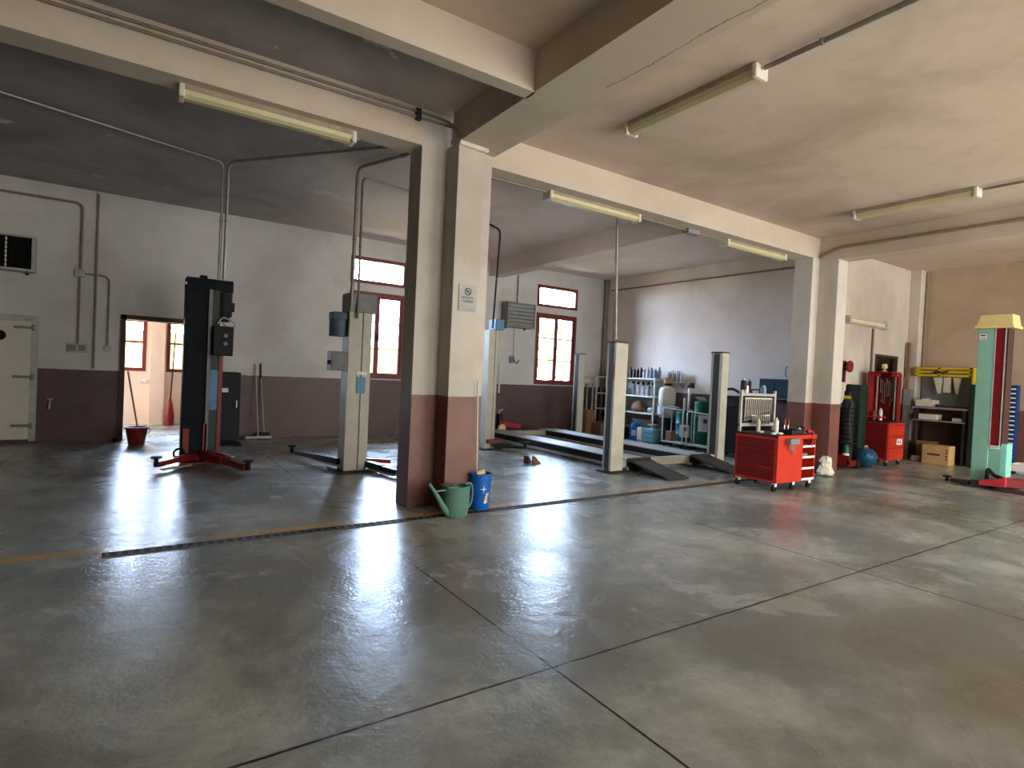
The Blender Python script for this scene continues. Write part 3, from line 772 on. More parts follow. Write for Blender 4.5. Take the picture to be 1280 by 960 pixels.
# black two-post lift post
X0, Y0 = .95, 9.80
t = thing('lift_post', 'tall blackish lift post with red foot and blue sticker before lit doorway', 'car lift', (X0, Y0, 0))
MB().box(X0-.30, Y0-.26, 0, X0+.32, Y0+.28, .03, .006).build('base_plate', M['dred'], t)
k = MB(); k.box(X0-.30, Y0-.12, .03, X0+.00, Y0+.18, 2.74, .012); k.build('cover_panel', M['navy'], t)
k = MB(); k.box(X0+.00, Y0-.17, .03, X0+.05, Y0+.18, 2.60, .006); k.build('guide_rail', M['grey'], t)
k = MB(); k.box(X0+.05, Y0-.14, .03, X0+.16, Y0+.18, 2.60, .006); k.build('column', M['dgreen'], t)
MB().box(X0+.055, Y0-.146, .80, X0+.155, Y0-.139, 1.40).build('sticker', M['sky'], t)
MB().box(X0+.16, Y0-.15, .03, X0+.22, Y0+.15, 1.75, .006).build('edge_strip', M['dred'], t)
k = MB()
k.box(X0-.28, Y0-.17, .05, X0-.20, Y0-.11, .52); k.box(X0-.02, Y0-.17, .05, X0+.03, Y0-.11, .60); k.box(X0-.28, Y0-.17, .05, X0+.03, Y0-.11, .12)
k.build('foot_frame', M['dred'], t)
k = MB(); k.box(X0-.30, Y0-.14, 2.58, X0+.33, Y0+.2, 2.76, .015); k.box(X0-.12, Y0-.08, 2.76, X0-.02, Y0+.06, 2.81, .01); k.build('top_cover', M['navy'], t)
k = MB(); k.cone((X0+.22, Y0-.06, 2.22), (X0+.22, Y0-.06, 2.58), .11, n=18); k.cone((X0+.22, Y0-.06, 2.14), (X0+.22, Y0-.06, 2.22), .08, n=18); k.box(X0+.29, Y0-.1, 2.30, X0+.36, Y0-.02, 2.44, .01)
k.build('motor', M['dark'], t)
cb_ = MB().box(X0+.06, Y0-.32, 1.62, X0+.33, Y0-.14, 2.06, .015).build('control_box', M['dark'], t)
k = MB(); k.cone((X0+.22, Y0-.345, 1.92), (X0+.22, Y0-.32, 1.92), .03, n=12); k.cone((X0+.22, Y0-.345, 1.80), (X0+.22, Y0-.32, 1.80), .03, n=12); k.build('button', M['grey'], cb_)
MB().tube([(X0+.12, Y0-.22, 2.10), (X0+.18, Y0-.25, 2.20), (X0+.28, Y0-.25, 2.16), (X0+.36, Y0-.22, 2.12), (X0+.34, Y0-.24, 2.02), (X0+.24, Y0-.26, 2.04), (X0+.18, Y0-.24, 2.12)], .014, 6, .05).build('hose', M['lgrey'], t)
MB().ball((X0-.31, Y0-.14, 2.66), .022).build('indicator_lamp', M['paper'], t)
arm(t, [(X0-.1, Y0-.1, .11), (X0-.35, Y0-.42, .11), (X0-.62, Y0-.75, .10)], M['dred'], (X0-.62, Y0-.75), .21)
arm(t, [(X0+.0, Y0-.22, .14), (X0+.22, Y0-.75, .12), (X0+.42, Y0-1.32, .10)], M['dred'], (X0+.43, Y0-1.36), .21, .14, .12)
MB().bar((X0-.55, Y0-.85, .045), (X0-.2, Y0-.55, .045), .07, .02).build('foot_guard', M['silver'], t)
MB().bar((X0+.12, Y0-.42, .215), (X0+.30, Y0-.9, .19), .05, .012).build('arm_edge', M['silver'], t)
k = MB(); k.torus((X0-.32, Y0-.2, .16), .07, .018, 'y', 14, 6); k.build('cable_loop', M['black'], t)

# cream lift posts
def cream_post(X0, Y0, top, label, w=.36, d=.3, motor=True):
    t = thing('lift_post', label, 'car lift', (X0, Y0, 0))
    MB().box(X0-w/2-.12, Y0-d/2-.1, 0, X0+w/2+.12, Y0+d/2+.12, .025, .006).build('base_plate', M['dark'], t)
    k = MB()
    poly = [(X0-w/2, Y0-d/2), (X0-.05, Y0-d/2), (X0-.05, Y0-d/2+.02), (X0+.03, Y0-d/2+.02), (X0+.03, Y0-d/2), (X0+w/2-.06, Y0-d/2), (X0+w/2, Y0-d/2+.06), (X0+w/2, Y0+d/2), (X0-w/2, Y0+d/2)]
    k.prism(poly, 'z', .02, top); k.build('column', M['cream'], t)
    return t
X0, Y0 = 2.80, 8.36
t = cream_post(X0, Y0, 2.60, 'cream lift post with grey motor on top standing in front of the window')
k = MB(); k.box(X0-.40, Y0-.10, 2.22, X0-.18, Y0+.14, 2.33, .01); k.cone((X0-.30, Y0, 1.98), (X0-.30, Y0, 2.22), .125, n=18); k.build('motor', M['motor_glare'], t)
cb_ = MB().box(X0-.42, Y0-.16, 1.48, X0-.19, Y0+.08, 1.76, .012).build('control_box', M['grey'], t)
MB().cone((X0-.45, Y0-.08, 1.60), (X0-.42, Y0-.08, 1.60), .03, n=12).build('switch_knob', M['dark'], cb_)
MB().box(X0-.20, Y0-.155, 2.34, X0+.22, Y0+.18, 2.62, .012).build('top_cover', M['grey'], t)
MB().box(X0-.04, Y0-.156, 1.16, X0+.09, Y0-.150, 1.40).build('sticker', M['sky'], t)
MB().box(X0-.05, Y0-.156, 1.43, X0+.10, Y0-.150, 1.48).build('white_sticker', M['paper'], t)
arm(t, [(X0-.18, Y0+.05, .14), (X0-.35, Y0+.7, .12), (X0-.50, Y0+1.38, .10)], M['dgreen'], (X0-.53, Y0+1.5), .20)
arm(t, [(X0+.18, Y0-.05, .11), (X0+.30, Y0-.42, .09), (X0+.40, Y0-.78, .08)], M['dgreen'], (X0+.43, Y0-.82), .17)
MB().bar((X0+.20, Y0-.02, .15), (X0+.55, Y0-.10, .13), .10, .06).build('arm_bracket', M['dred'], t)
MB().bar((X0+.16, Y0-.22, .05), (X0+.36, Y0-.80, .04), .05, .02).build('foot_guard', M['silver'], t)
MB().bar((X0-.22, Y0+.02, .08), (X0-.40, Y0+.75, .075), .05, .02).build('foot_guard', M['silver'], t)
X0, Y0 = 6.10, 9.95
t = cream_post(X0, Y0, 2.42, 'cream lift post with red foot rising just behind the no smoking pillar', .26, .28)
MB().box(X0-.02, Y0-.20, 2.42, X0+.17, Y0+.1, 2.64, .012).build('motor_box', M['sky'], t)
MB().bar((X0-.1, Y0-.18, .17), (X0+.22, Y0-.22, .17), .12, .08, .008).build('arm_bracket', M['dred'], t)
arm(t, [(X0+.05, Y0-.2, .10), (X0+.30, Y0-.42, .09), (X0+.47, Y0-.62, .09)], M['dgreen'], (X0+.50, Y0-.66), .20, .10, .08, .10)
MB().box(X0+.13, Y0-.17, 1.15, X0+.15, Y0-.13, 1.75).build('cable_strip', M['offwhite'], t)

# wheel chocks
for i, (x, y, rz, lab) in enumerate(((5.84, 8.12, .5, 'small brown wheel chock on bare floor, nearer the bucket pillar of a pair'), (5.98, 8.05, -.3, 'small brown wheel chock on bare floor, nearer the ramp lift of a pair'))):
    k = MB(); k.prism([(-.07, 0), (.07, 0), (.05, .03), (-.05, .13), (-.07, .13)], 'y', -.045, .045)
    o = k.build('wheel_chock', M['wood'] if i else M['door_wood']); o.location = (x, y, 0); o.rotation_euler = (0, 0, rz)
    tag(o, lab, 'wheel chock', 'wheel chocks')

# ------------------------------------------------------------------ four-post lift
t = thing('four_post_lift', 'low cream four-post car lift with two ramps lying on floor', 'car lift', (8.1, 9, 0))
for (x, y, w, d) in ((6.72, 6.93, .135, .10), (9.55, 7.02, .10, .125), (9.70, 11.38, .09, .11), (6.75, 11.4, .12, .10)):
    k = MB()
    k.prism([(x-w, y-d), (x+w, y-d), (x+w, y-d*.2), (x+w-.02, y-d*.2), (x+w-.02, y+d), (x-w, y+d), (x-w, y+d*.6), (x-w+.03, y+d*.6), (x-w+.03, y-d*.5), (x-w, y-d*.5)], 'z', .03, 2.14)
    p = k.build('post', M['cream'], t)
    k = MB(); k.box(x-w-.012, y-d-.012, 2.14, x+w+.012, y+d+.012, 2.165, .004); k.build('post_cap', M['ramp'], p)
    k = MB(); k.box(x-w-.07, y-d-.06, 0, x+w+.07, y+d+.06, .03, .006); k.build('foot_plate', M['dark'], p)
    k = MB(); k.box(x-w-.004, y-d*.45, .06, x-w+.028, y+d*.55, 2.12); k.build('guide_channel', M['ramp'], p)
k = MB(); k.box(6.575, 6.86, 1.52, 6.587, 6.91, 1.80); k.build('red_plate', M['dred'], t)
def runway(xa, xb):
    k = MB(); k.box(xa, 6.85, .185, xb, 11.55, .205, .004); k.box(xa, 6.85, .02, xa+.03, 11.55, .07); k.box(xb-.03, 6.85, .02, xb, 11.55, .07)
    r = k.build('runway', M['lgrey'], t)
    k = MB(); k.box(xa+.03, 6.9, .02, xb-.03, 11.5, .185); k.build('side_web', M['dark'], r)
    k = MB(); k.box(xa-.01, 6.83, .19, xb+.01, 6.86, .225); k.build('end_stop', M['ramp'], r)
runway(7.0, 7.52); runway(8.62, 9.14)
def ramp_(xa, xb, y1):
    k = MB()
    prof = [(6.83, .20), (6.83, .165), (y1+.04, 0.004), (y1, .004), (y1-.005, .02)]
    k.prism(prof, 'x', xa, xb); k.build('ramp', M['ramp'], t)
    k = MB(); k.cone((xa-.03, 6.84, .185), (xb+.03, 6.84, .185), .022, n=10); k.build('ramp_hinge', M['ramp'], t)
    k = MB()
    for x in (xa+.03, xb-.05): k.box(x, y1+.1, .004, x+.02, 6.6, .05)
    k.build('ramp_skid', M['dark'], t)
ramp_(7.02, 7.50, 5.98); ramp_(8.64, 9.12, 6.02)
for y in (7.0, 11.4):
    MB().box(6.86, y-.09, .06, 9.38, y+.09, .18, .006).build('cross_beam', M['cream'], t)

# red jack beyond the lift
t = thing('trolley_jack', 'red hydraulic jack with yellow disc against wall beyond the ramp lift', 'jack', (7.85, 11.9, 0))
k = MB(); k.bar((7.62, 11.9, .32), (8.35, 12.05, .22), .12, .10, .01); k.build('lever_frame', M['pinkred'], t)
k = MB(); k.box(7.55, 11.8, .02, 7.95, 12.1, .16, .01); k.box(7.6, 11.85, .16, 7.72, 12.0, .55, .01); k.build('body', M['dark'], t)
k = MB(); k.cone((7.62, 11.77, .21), (7.62, 11.72, .21), .10, n=20); k.build('wheel_disc', M['cap_yellow'], t)
k = MB(); k.tube([(7.66, 11.9, .5), (7.58, 11.88, .62), (7.7, 11.86, .66)], .02, 8, .04); k.build('valve_head', M['silver'], t)

# ------------------------------------------------------------------ white shelving with its bottles
SX0, SX1, SY0, SY1 = 11.08, 11.5, 10.05, 12.25
t = thing('shelving_unit', 'white metal shelving full of bottles against the inner end wall', 'shelving', (11.3, 11.1, 0))
for x in (SX0, SX1-.035):
    for y in (SY0, SY1-.035): MB().box(x, y, 0, x+.035, y+.035, 1.62, .003).build('upright', M['white_paint'], t)
SHZ = (.30, .70, 1.14, 1.60)
for z in SHZ: MB().box(SX0, SY0, z-.035, SX1, SY1, z, .004).build('shelf', M['white_paint'], t)
MB().box(SX1-.012, SY0+.03, .05, SX1-.004, SY1-.03, 1.55).build('back_panel', M['lgrey'], t)
def bottle(x, y, z, h, r, m, label, group, cap='black', trig=False):
    t = thing('spray_bottle' if trig else 'bottle', label, 'bottle', (x, y, z), group)
    MB().lathe([(0, 0), (r, 0), (r, h*.68), (r*.85, h*.72), (r*.35, h*.8), (r*.35, h*.86), (0, h*.86)], (x, y, z+.002), 12).build('body', M[m], t)
    k = MB(); k.cone((x, y, z+h*.86), (x, y, z+h), r*.42, r*.38, 10)
    if trig: k.box(x-.055, y-.012, z+h*.94, x+.025, y+.012, z+h*1.03); k.box(x-.05, y-.008, z+h*.84, x-.035, y+.008, z+h*.95)
    k.build('trigger_head' if trig else 'cap', M[cap], t)
G = 'bottles on the white shelving'
y = 11.92
while y > 11.70:
    bottle(11.2, y, 1.60, .17, .045, 'card2', 'small brown bottle on top shelf beside the corner conduit', G+' top'); y -= .10
solo('carton', MB().box(11.12, 11.44, 1.602, 11.26, 11.58, 1.83, .004), M['paper'], 'tall white carton on the top white shelf near corner', 'carton', (11.2, 11.5, 1.602))
y = 10.98
for i in range(16):
    mm = 'bottle_dark' if i < 8 else ('bottle_light' if i < 11 else 'bottle_blue')
    lab = {'bottle_dark': 'dark bottle standing in row on the top white shelf', 'bottle_light': 'pale bottle on top white shelf beside the dark ones', 'bottle_blue': 'bluish bottle at near end of the top white shelf'}[mm]
    bottle(11.17+.1*(i % 2), y, 1.60, .25+random.uniform(-.04, .05), .044, mm, lab, G+' '+mm, 'bottle_light' if i % 3 else 'black'); y -= .06
y = 10.86
for i in range(8):
    bottle(11.18+.08*(i % 2), y, 1.14, .34+random.uniform(-.05, .02), .042, 'bottle_light' if i % 3 else 'grey', ('pale' if i % 3 else 'grey')+' trigger spray bottle on the second white shelf from top', G+' sprays '+('pale' if i % 3 else 'grey'), 'black', True); y -= .088
for y in (11.55, 11.68):
    solo('carton', MB().box(11.12, y-.05, 1.142, 11.26, y+.05, 1.36, .004), M['paper'] if y < 11.6 else M['dark'], 'white carton on second shelf behind the ramp lift post' if y < 11.6 else 'dark carton on second shelf behind the ramp lift post', 'carton', (11.2, y, 1.142))
k = MB(); k.lathe([(0, 0), (.14, .0), (.2, .08), (.17, .2), (.08, .28), (0, .3)], (11.27, 10.72, .702), 14, .8, 1.2)
solo('cloth_sack', k, M['card2'], 'slumped beige sack on the third white shelf', 'sack', (11.27, 10.72, .702))
k = MB(); k.ball((11.25, 10.28, .78), .08, 1, 1.4, .9)
solo('rag_bundle', k, M['lgrey'], 'grey rag bundle at near end of third white shelf', 'rags', (11.25, 10.28, .7))
k = MB(); k.lathe([(0, .02), (.20, .02), (.26, .2), (.275, .2), (.275, .215), (.25, .215), (.19, .04), (0, .04)], (11.29, 10.56, .302), 20, .7, 1.4)
solo('plastic_basin', k, M['grey'], 'wide grey basin on lowest white shelf above blue canister', 'basin', (11.29, 10.56, .3))
# corner table and cartons left of the shelving
t = thing('work_table', 'small pale table with cloth in corner beside the white shelving', 'table', (10.7, 12.2, 0))
for x in (10.55, 11.0):
    for y in (12.28, 12.52): MB().box(x-.02, y-.02, 0, x+.02, y+.02, 1.36).build('leg', M['lgrey'], t)
MB().box(10.50, 12.25, 1.36, 11.05, 12.56, 1.40, .006).build('tabletop', M['lgrey'], t)
k = MB(); k.lathe([(.26, 0), (.25, .05), (.16, .11), (.05, .15), (0, .15)], (10.78, 12.4, 1.402), 16, 1, .5)
solo('white_cloth', k, M['offwhite'], 'crumpled white cloth heaped on small pale corner table', 'cloth', (10.78, 12.4, 1.402))
for i, (x, y, z, s_, lab) in enumerate(((10.45, 11.85, .002, .36, 'brown carton on floor before the corner table'), (10.47, 11.86, .365, .30, 'brown carton stacked on another before the corner table'), (10.62, 11.45, .002, .34, 'reddish brown carton on floor beside the dark drum'))):
    k = MB(); k.box(x-s_/2, y-s_/2, z, x+s_/2, y+s_/2, z+s_, .006); solo('carton', k, M['card2'], lab, 'carton', (x, y, z), 'brown cartons by the shelving')
k = MB(); k.lathe([(0, 0), (.22, 0), (.225, .02), (.22, .3), (.225, .32), (.22, .6), (.225, .62), (.05, .64), (0, .64)], (10.81, 11.05, .002), 24)
solo('oil_drum', k, M['cblue'], 'short dark blue drum in front of the white shelving', 'drum', (10.86, 11.05, .002))

# things on the floor before the shelving
t = thing('canister', 'bright blue plastic canister with white label under the shelving', 'canister', (10.98, 10.52, 0))
MB().lathe([(0, 0), (.13, 0), (.135, .03), (.135, .34), (.10, .41), (.05, .43), (0, .43)], (10.94, 10.53, 0), 20).build('body', M['blue'], t)
MB().cone((10.94, 10.53, .43), (10.94, 10.53, .47), .035, n=12).build('cap', M['sky'], t)
MB().obox((10.83, 10.445, .18), (.004, .12, .14), math.radians(40)).build('label', M['paper'], t)
t = thing('jerrycan', 'white plastic jerrycan beside the bright blue canister', 'canister', (10.92, 10.27, 0))
MB().box(10.84, 10.17, 0, 11.0, 10.36, .34, .03).build('body', M['offwhite'], t)
MB().cone((10.90, 10.22, .34), (10.90, 10.22, .385), .03, n=10).build('cap', M['sky'], t)
t = thing('jerrycan', 'aqua tinted plastic jerrycan with dark bands before the white tank', 'canister', (10.9, 9.9, 0))
MB().box(10.68, 9.64, 0, 10.94, 10.0, .36, .035).build('body', M['bluetub'], t)
for z in (.12, .24): MB().box(10.675, 9.68, z, 10.945, 9.96, z+.018, .004).build('band', M['cblue'], t)
MB().tube([(10.81, 9.70, .35), (10.81, 9.72, .42), (10.81, 9.90, .42), (10.81, 9.92, .35)], .014, 8, .03).build('handle', M['bluetub'], t)
solo('paper_bundle', MB().box(10.72, 9.72, .436, 10.90, 9.90, .466, .006), M['card'], 'flat beige bundle lying on the aqua jerrycan', 'bundle', (10.9, 9.9, .425))
# suction tank
t = thing('oil_tank', 'white translucent oil tank with beige funnel on a grey stand', 'tank', (11.1, 9.66, 0))
tx, ty = 11.22, 9.74
MB().lathe([(0, .92), (.17, .93), (.205, .98), (.21, 1.30), (.17, 1.38), (.08, 1.41), (0, 1.41)], (tx, ty, 0), 22).build('tank', M['offwhite'], t)
MB().lathe([(0, .62), (.16, .64), (.225, .72), (.215, .92), (0, .92)], (tx, ty, 0), 22).build('drip_tray', M['lgrey'], t)
MB().lathe([(.08, 1.40), (.085, 1.46), (.12, 1.62), (.128, 1.63), (.11, 1.63), (.07, 1.46), (0, 1.45)], (tx, ty, 0), 18).build('funnel', M['card'], t)
MB().lathe([(.09, 1.44), (.10, 1.47), (.09, 1.50)], (tx, ty, 0), 18).build('collar', M['black'], t)
MB().cone((tx, ty, .1), (tx, ty, .64), .10, n=14).build('stand', M['dark'], t)
MB().lathe([(0, 0), (.24, 0), (.24, .05), (.1, .1), (0, .1)], (tx, ty, 0), 18).build('base', M['dark'], t)
# drums
def drum(x, y, h, r, m, label, lz, z0=.0):
    t = thing('oil_drum', label, 'drum', (x, y, z0))
    p = [(0, 0), (r, 0), (r+.006, .02), (r, .04), (r, h*.33), (r+.008, h*.345), (r, h*.36), (r, h*.65), (r+.008, h*.665), (r, h*.68), (r, h-.03), (r+.006, h-.015), (r, h), (r-.02, h-.012), (0, h-.012)]
    MB().lathe(p, (x, y, z0), 28).build('body', M[m], t)
    k = MB(); n = 8; a = math.atan2(-y, -x); vs = []
    for i in range(n+1):
        q = a-.55+1.1*i/n
        for z in lz: vs.append((x+(r+.011)*math.cos(q), y+(r+.011)*math.sin(q), z0+z))
    k._new(vs, [(2*i, 2*i+1, 2*i+3, 2*i+2) for i in range(n)], True); k.build('label', M['paper'], t)
    k = MB(); q = a+.1; k.obox((x+(r+.013)*math.cos(q), y+(r+.013)*math.sin(q), z0+(lz[0]*.35+lz[1]*.65)), (.002, .09, .10), q); k.build('label_print', M['blue'], t)
    return t
drum(11.28, 9.20, .82, .22, 'drum', 'dark teal oil drum with white label behind the first cart', (.22, .52))
drum(11.22, 8.60, 1.10, .235, 'gdrum', 'tall green oil drum with white label behind the second cart', (.42, .80))
t = thing('drum_pump', 'white hand pump with black head standing in the teal drum', 'pump', (11.25, 9.08, .81))
k = MB(); k.tube([(11.24, 9.08, .80), (11.24, 9.08, 1.38)], .03, 10); k.tube([(11.22, 9.20, .80), (11.22, 9.20, 1.16)], .022, 8); k.build('pump_tube', M['offwhite'], t)
k = MB(); k.lathe([(.03, 0), (.045, .06), (.03, .16), (0, .18)], (11.24, 9.06, 1.25), 12); k.build('pump_body', M['paper'], t)
k = MB(); k.prism([(8.96, 1.40), (9.14, 1.42), (9.03, 1.53), (8.98, 1.53)], 'x', 11.20, 11.27); k.build('pump_head', M['black'], t)
solo('paper_sheet', MB().obox((11.08, 8.60, 1.17), (.16, .22, .006), .2, 0, .5), M['paper'], 'white paper sheet propped on top of the green drum', 'paper', (11.08, 8.6, 1.12))
solo('drum_tray', MB().box(11.18, 8.48, 1.093, 11.38, 8.70, 1.125, .006), M['dark'], 'small dark tray on top of the green drum', 'tray', (11.28, 8.6, 1.093))
# carts
def cart(ya, yb, xa, xb, h, label):
    t = thing('hand_cart', label, 'cart', ((xa+xb)/2, (ya+yb)/2, 0), 'tubular hand carts')
    MB().box(xa, ya, .10, xb, yb, .13, .006).build('deck', M['lgrey'], t)
    for y, nm in ((ya+.02, 0), (yb-.02, 1)):
        MB().tube([(xa+.02, y, .12), (xa+.02, y, h), (xb-.02, y, h), (xb-.02, y, .12)], .014, 8, .1).build('end_rail', M['silver'], t)
    k = MB(); k.tube([(xa+.02, ya+.02, h-.03), (xa+.02, yb-.02, h)], .013, 8); k.build('handle', M['silver'], t)
    for x in (xa+.06, xb-.06):
        for y in (ya+.06, yb-.06):
            MB().cone((x-.015, y, .05), (x+.015, y, .05), .05, n=14).build('caster', M['black'], t)
    return t
cart(8.72, 9.36, 10.62, 10.98, .92, 'tubular cart with rails standing before the teal drum')
cart(7.98, 8.64, 10.62, 10.92, .88, 'tubular cart with rails standing before the tall green drum')
solo('paper_pad', MB().obox((10.72, 9.12, .955), (.16, .26, .012), .1, .05, .18), M['paper'], 'white paper pad lying on rail of the cart before teal drum', 'paper', (10.72, 9.12, .94))
solo('carton', MB().box(10.72, 9.14, .132, 10.9, 9.30, .36, .004), M['card2'], 'small brown carton at the end of first tubular cart', 'carton', (10.8, 9.2, .132))
# black machine behind the right front post
t = thing('test_machine', 'black workshop machine half hidden behind ramp lift post', 'machine', (10.75, 7.55, 0))
MB().box(10.55, 7.20, .1, 11.05, 7.85, 1.05, .015).build('cabinet', M['black'], t)
MB().box(10.60, 7.35, 1.05, 11.0, 7.75, 1.30, .03).build('head', M['dark'], t)
MB().tube([(10.6, 7.7, 1.28), (10.55, 7.62, 1.42), (10.6, 7.45, 1.46), (10.7, 7.36, 1.38)], .03, 8, .08).build('hose', M['dark'], t)
for x in (10.62, 10.98):
    for y in (7.28, 7.78): MB().cone((x, y, 0), (x, y, .1), .03, n=8).build('foot', M['dark'], t)
# blue wall cabinet
t = thing('wall_cabinet', 'petrol blue steel cabinet on inner end wall beside far pillar', 'cabinet', (11.5, 7.1, 1.27))
MB().box(11.40, 6.62, 1.29, 11.65, 7.36, 1.70, .01).build('body', M['cblue'], t)
for y0, y1 in ((6.64, 6.98), (7.0, 7.34)):
    q = MB().box(11.385, y0, 1.31, 11.40, y1, 1.68, .004).build('door', M['cblue'], t)
MB().box(11.38, 6.62, 1.275, 11.65, 7.36, 1.29).build('bottom_rail', M['lgrey'], t)
k = MB(); k.tube([(11.64, 6.87, 1.98), (11.58, 6.87, 1.96), (11.57, 6.87, 1.80), (11.61, 6.87, 1.76)], .012, 6, .05)
solo('wall_hook', k, M['grey'], 'small grey hook on wall above the petrol blue cabinet', 'hook', (11.64, 6.87, 1.76))
# short wall shelf beyond the shelving end
t = thing('wall_shelf', 'short white wall shelf behind the white oil tank', 'shelf', (11.5, 9.8, 1.5))
MB().box(11.40, 9.52, 1.515, 11.65, 10.02, 1.54, .004).build('board', M['white_paint'], t)
for y in (9.58, 9.94): MB().prism([(11.42, 1.515), (11.65, 1.515), (11.65, 1.36)], 'y', y-.01, y+.01).build('bracket', M['lgrey'], t)
y = 9.97
for i in range(7):
    bottle(11.50, y, 1.541, .25+.02*(i % 3), .034, 'bottle_blue' if i % 2 else 'bottle_light', 'bluish bottle on the short wall shelf above oil tank' if i % 2 else 'pale bottle on the short wall shelf above oil tank', 'bottles on the wall shelf '+('blue' if i % 2 else 'pale'), 'grey'); y -= .07
# ------------------------------------------------------------------ red tool trolley
TX0, TX1, TY0, TY1, TZ0, TZ1 = 7.86, 8.88, 4.72, 5.42, .13, .80
t = thing('tool_trolley', 'long bright red tool trolley on white-forked casters beside the drain', 'tool trolley', (8.37, 5.07, 0))
sx = 8.52                                               # side shelves start here
k = MB()
k.box(TX0, TY0, TZ0, sx, TY0+.02, TZ1); k.box(TX0, TY1-.02, TZ0, TX1, TY1, TZ1); k.box(TX0, TY0+.02, TZ0, TX0+.02, TY1-.02, TZ1)
k.box(TX0+.02, TY0+.02, TZ0, TX1, TY1-.02, TZ0+.02); k.box(sx-.02, TY0+.02, TZ0+.02, sx, TY1-.02, TZ1-.02)
k.box(sx, TY0+.30, TZ0+.02, TX1-.02, TY0+.32, TZ1-.02); k.box(TX1-.02, TY0, TZ0, TX1, TY1-.02, TZ1)
k.build('body', M['red'], t)
MB().box(TX0-.01, TY0-.01, TZ1, TX1+.01, TY1+.01, TZ1+.025, .006).build('top', M['dark'], t)
MB().box(TX0-.012, TY0-.012, TZ1-.03, TX1+.012, TY0-.002, TZ1+.03, .004).build('edge_rail', M['red'], t)
z = TZ1-.04
for i, h in enumerate((.085, .085, .085, .085, .13, .13)):
    dr = MB().box(TX0-.012, TY0+.04, z-h+.008, TX0, TY1-.04, z, .003).build('drawer', M['dred'], t)
    MB().box(TX0-.02, TY0+.06, z-.022, TX0-.010, TY1-.06, z-.010).build('handle_lip', M['dred'], dr); z -= h
MB().box(TX0-.0125, TY0+.08, .335, TX0-.0115, TY0+.28, .35).build('badge', M['pinkred'], t)
for z in (.135, .30, .47, .635):
    s_ = MB().box(sx, TY0+.0, z, TX1-.02, TY0+.30, z+.014).build('side_shelf', M['red'], t)
    MB().box(sx, TY0-.006, z, TX1-.015, TY0+.004, z+.035, .003).build('shelf_lip', M['paper'], s_)
k = MB(); k.cone((TX0+.02, TY0-.012, .40), (TX0+.02, TY0, .40), .012, n=10); k.build('lock', M['silver'], t)
k = MB(); k.box(TX0+.18, TY0-.09, .70, TX0+.42, TY0-.001, .79, .01); tr_ = k.build('hanging_tray', M['grey'], t)
for x in (TX0+.04+.18, ): pass
for x, y in ((TX0+.04, TY0+.05), ((TX0+TX1)/2, TY0+.05), (TX1-.06, TY0+.05), (TX0+.04, TY1-.05), ((TX0+TX1)/2, TY1-.05), (TX1-.06, TY1-.05)):
    c = MB(); c.box(x-.03, y-.022, .075, x+.03, y-.016, .13); c.box(x-.03, y+.016, .075, x+.03, y+.022, .13); c.box(x-.035, y-.026, .122, x+.035, y+.026, .13)
    c = c.build('caster', M['paper'], t)
    MB().cone((x-.01, y-.015, .05), (x-.01, y+.015, .05), .05, n=16).build('wheel', M['black'], c)
# spanner rack at the back of the trolley
RY = TY1-.03
k = MB()
for x in (TX0+.02, TX1-.10): k.box(x, RY-.02, TZ1+.025, x+.04, RY+.02, 1.47, .004)
k.box(TX0+.02, RY-.015, 1.38, TX1-.06, RY+.015, 1.42); k.box(TX0+.02, RY-.015, .90, TX1-.06, RY+.015, .95); rk = k.build('spanner_rack', M['silver'], t)
MB().box(TX0+.06, RY+.012, .95, TX1-.10, RY+.02, 1.38).build('rack_panel', M['dark'], rk)
k = MB(); k.tube([(TX0+.30, RY, 1.42), (TX0+.30, RY, 1.48), (TX0+.52, RY, 1.48), (TX0+.52, RY, 1.42)], .012, 8, .03); k.build('rack_handle', M['dark'], rk)
def spanner(x, top, L):
    o = MB(); y = RY-.045
    o.torus((x, y, top-.02), .016, .006, 'y', 12, 6); o.box(x-.014, y-.006, top-L+.03, x+.014, y+.006, top-.03)
    o.box(x-.02, y-.006, top-L, x-.007, y+.006, top-L+.045); o.box(x+.007, y-.006, top-L, x+.02, y+.006, top-L+.045); o.box(x-.02, y-.006, top-L+.035, x+.02, y+.006, top-L+.05)
    o.cone((x, RY-.05, top-.02), (x, RY-.012, top-.02), .007, n=6)
    return o
G = 'chrome spanners on the trolley rack'
for i in range(14):
    L = .37-.008*i
    tag(spanner(TX0+.10+.052*i, 1.36, L).build('spanner', M['chrome'], None, (TX0+.10+.052*i, RY-.04, 1.36)), 'chrome spanner hanging in upper row of rack on red trolley', 'spanner', G+' upper row')
for i in range(9):
    tag(spanner(TX0+.30+.055*i, 1.09, .16).build('spanner', M['chrome'], None, (TX0+.30+.055*i, RY-.04, 1.09)), 'short chrome spanner hanging in lower row of trolley rack', 'spanner', G+' lower row')
# items on trolley and rack
def can(x, y, z, r, h, m, label, name='can', capm='dark'):
    t = thing(name, label, 'can' if name != 'spray_bottle' else 'bottle', (x, y, z))
    MB().lathe([(0, 0), (r, 0), (r, h*.8), (r*.6, h*.88), (0, h*.88)], (x, y, z), 14).build('body', M[m], t)
    MB().cone((x, y, z+h*.86), (x, y, z+h), r*.5, n=10).build('cap', M[capm], t)
zt = TZ1+.026
can(TX0+.08, RY-.0, 1.471, .045, .17, 'dark', 'dark can on top corner of the spanner rack', 'can', 'silver')
can(TX0+.155, RY-.0, 1.422, .036, .14, 'paper', 'white cup shaped can on the spanner rack top bar')
can(TX0+.235, RY-.0, 1.422, .03, .22, 'dark', 'taller dark can on the spanner rack beside white one', 'can', 'grey')
can(TX0+.62, RY-.0, 1.422, .04, .13, 'bottle_blue', 'pale blue can at the end of spanner rack top bar', 'can', 'paper')
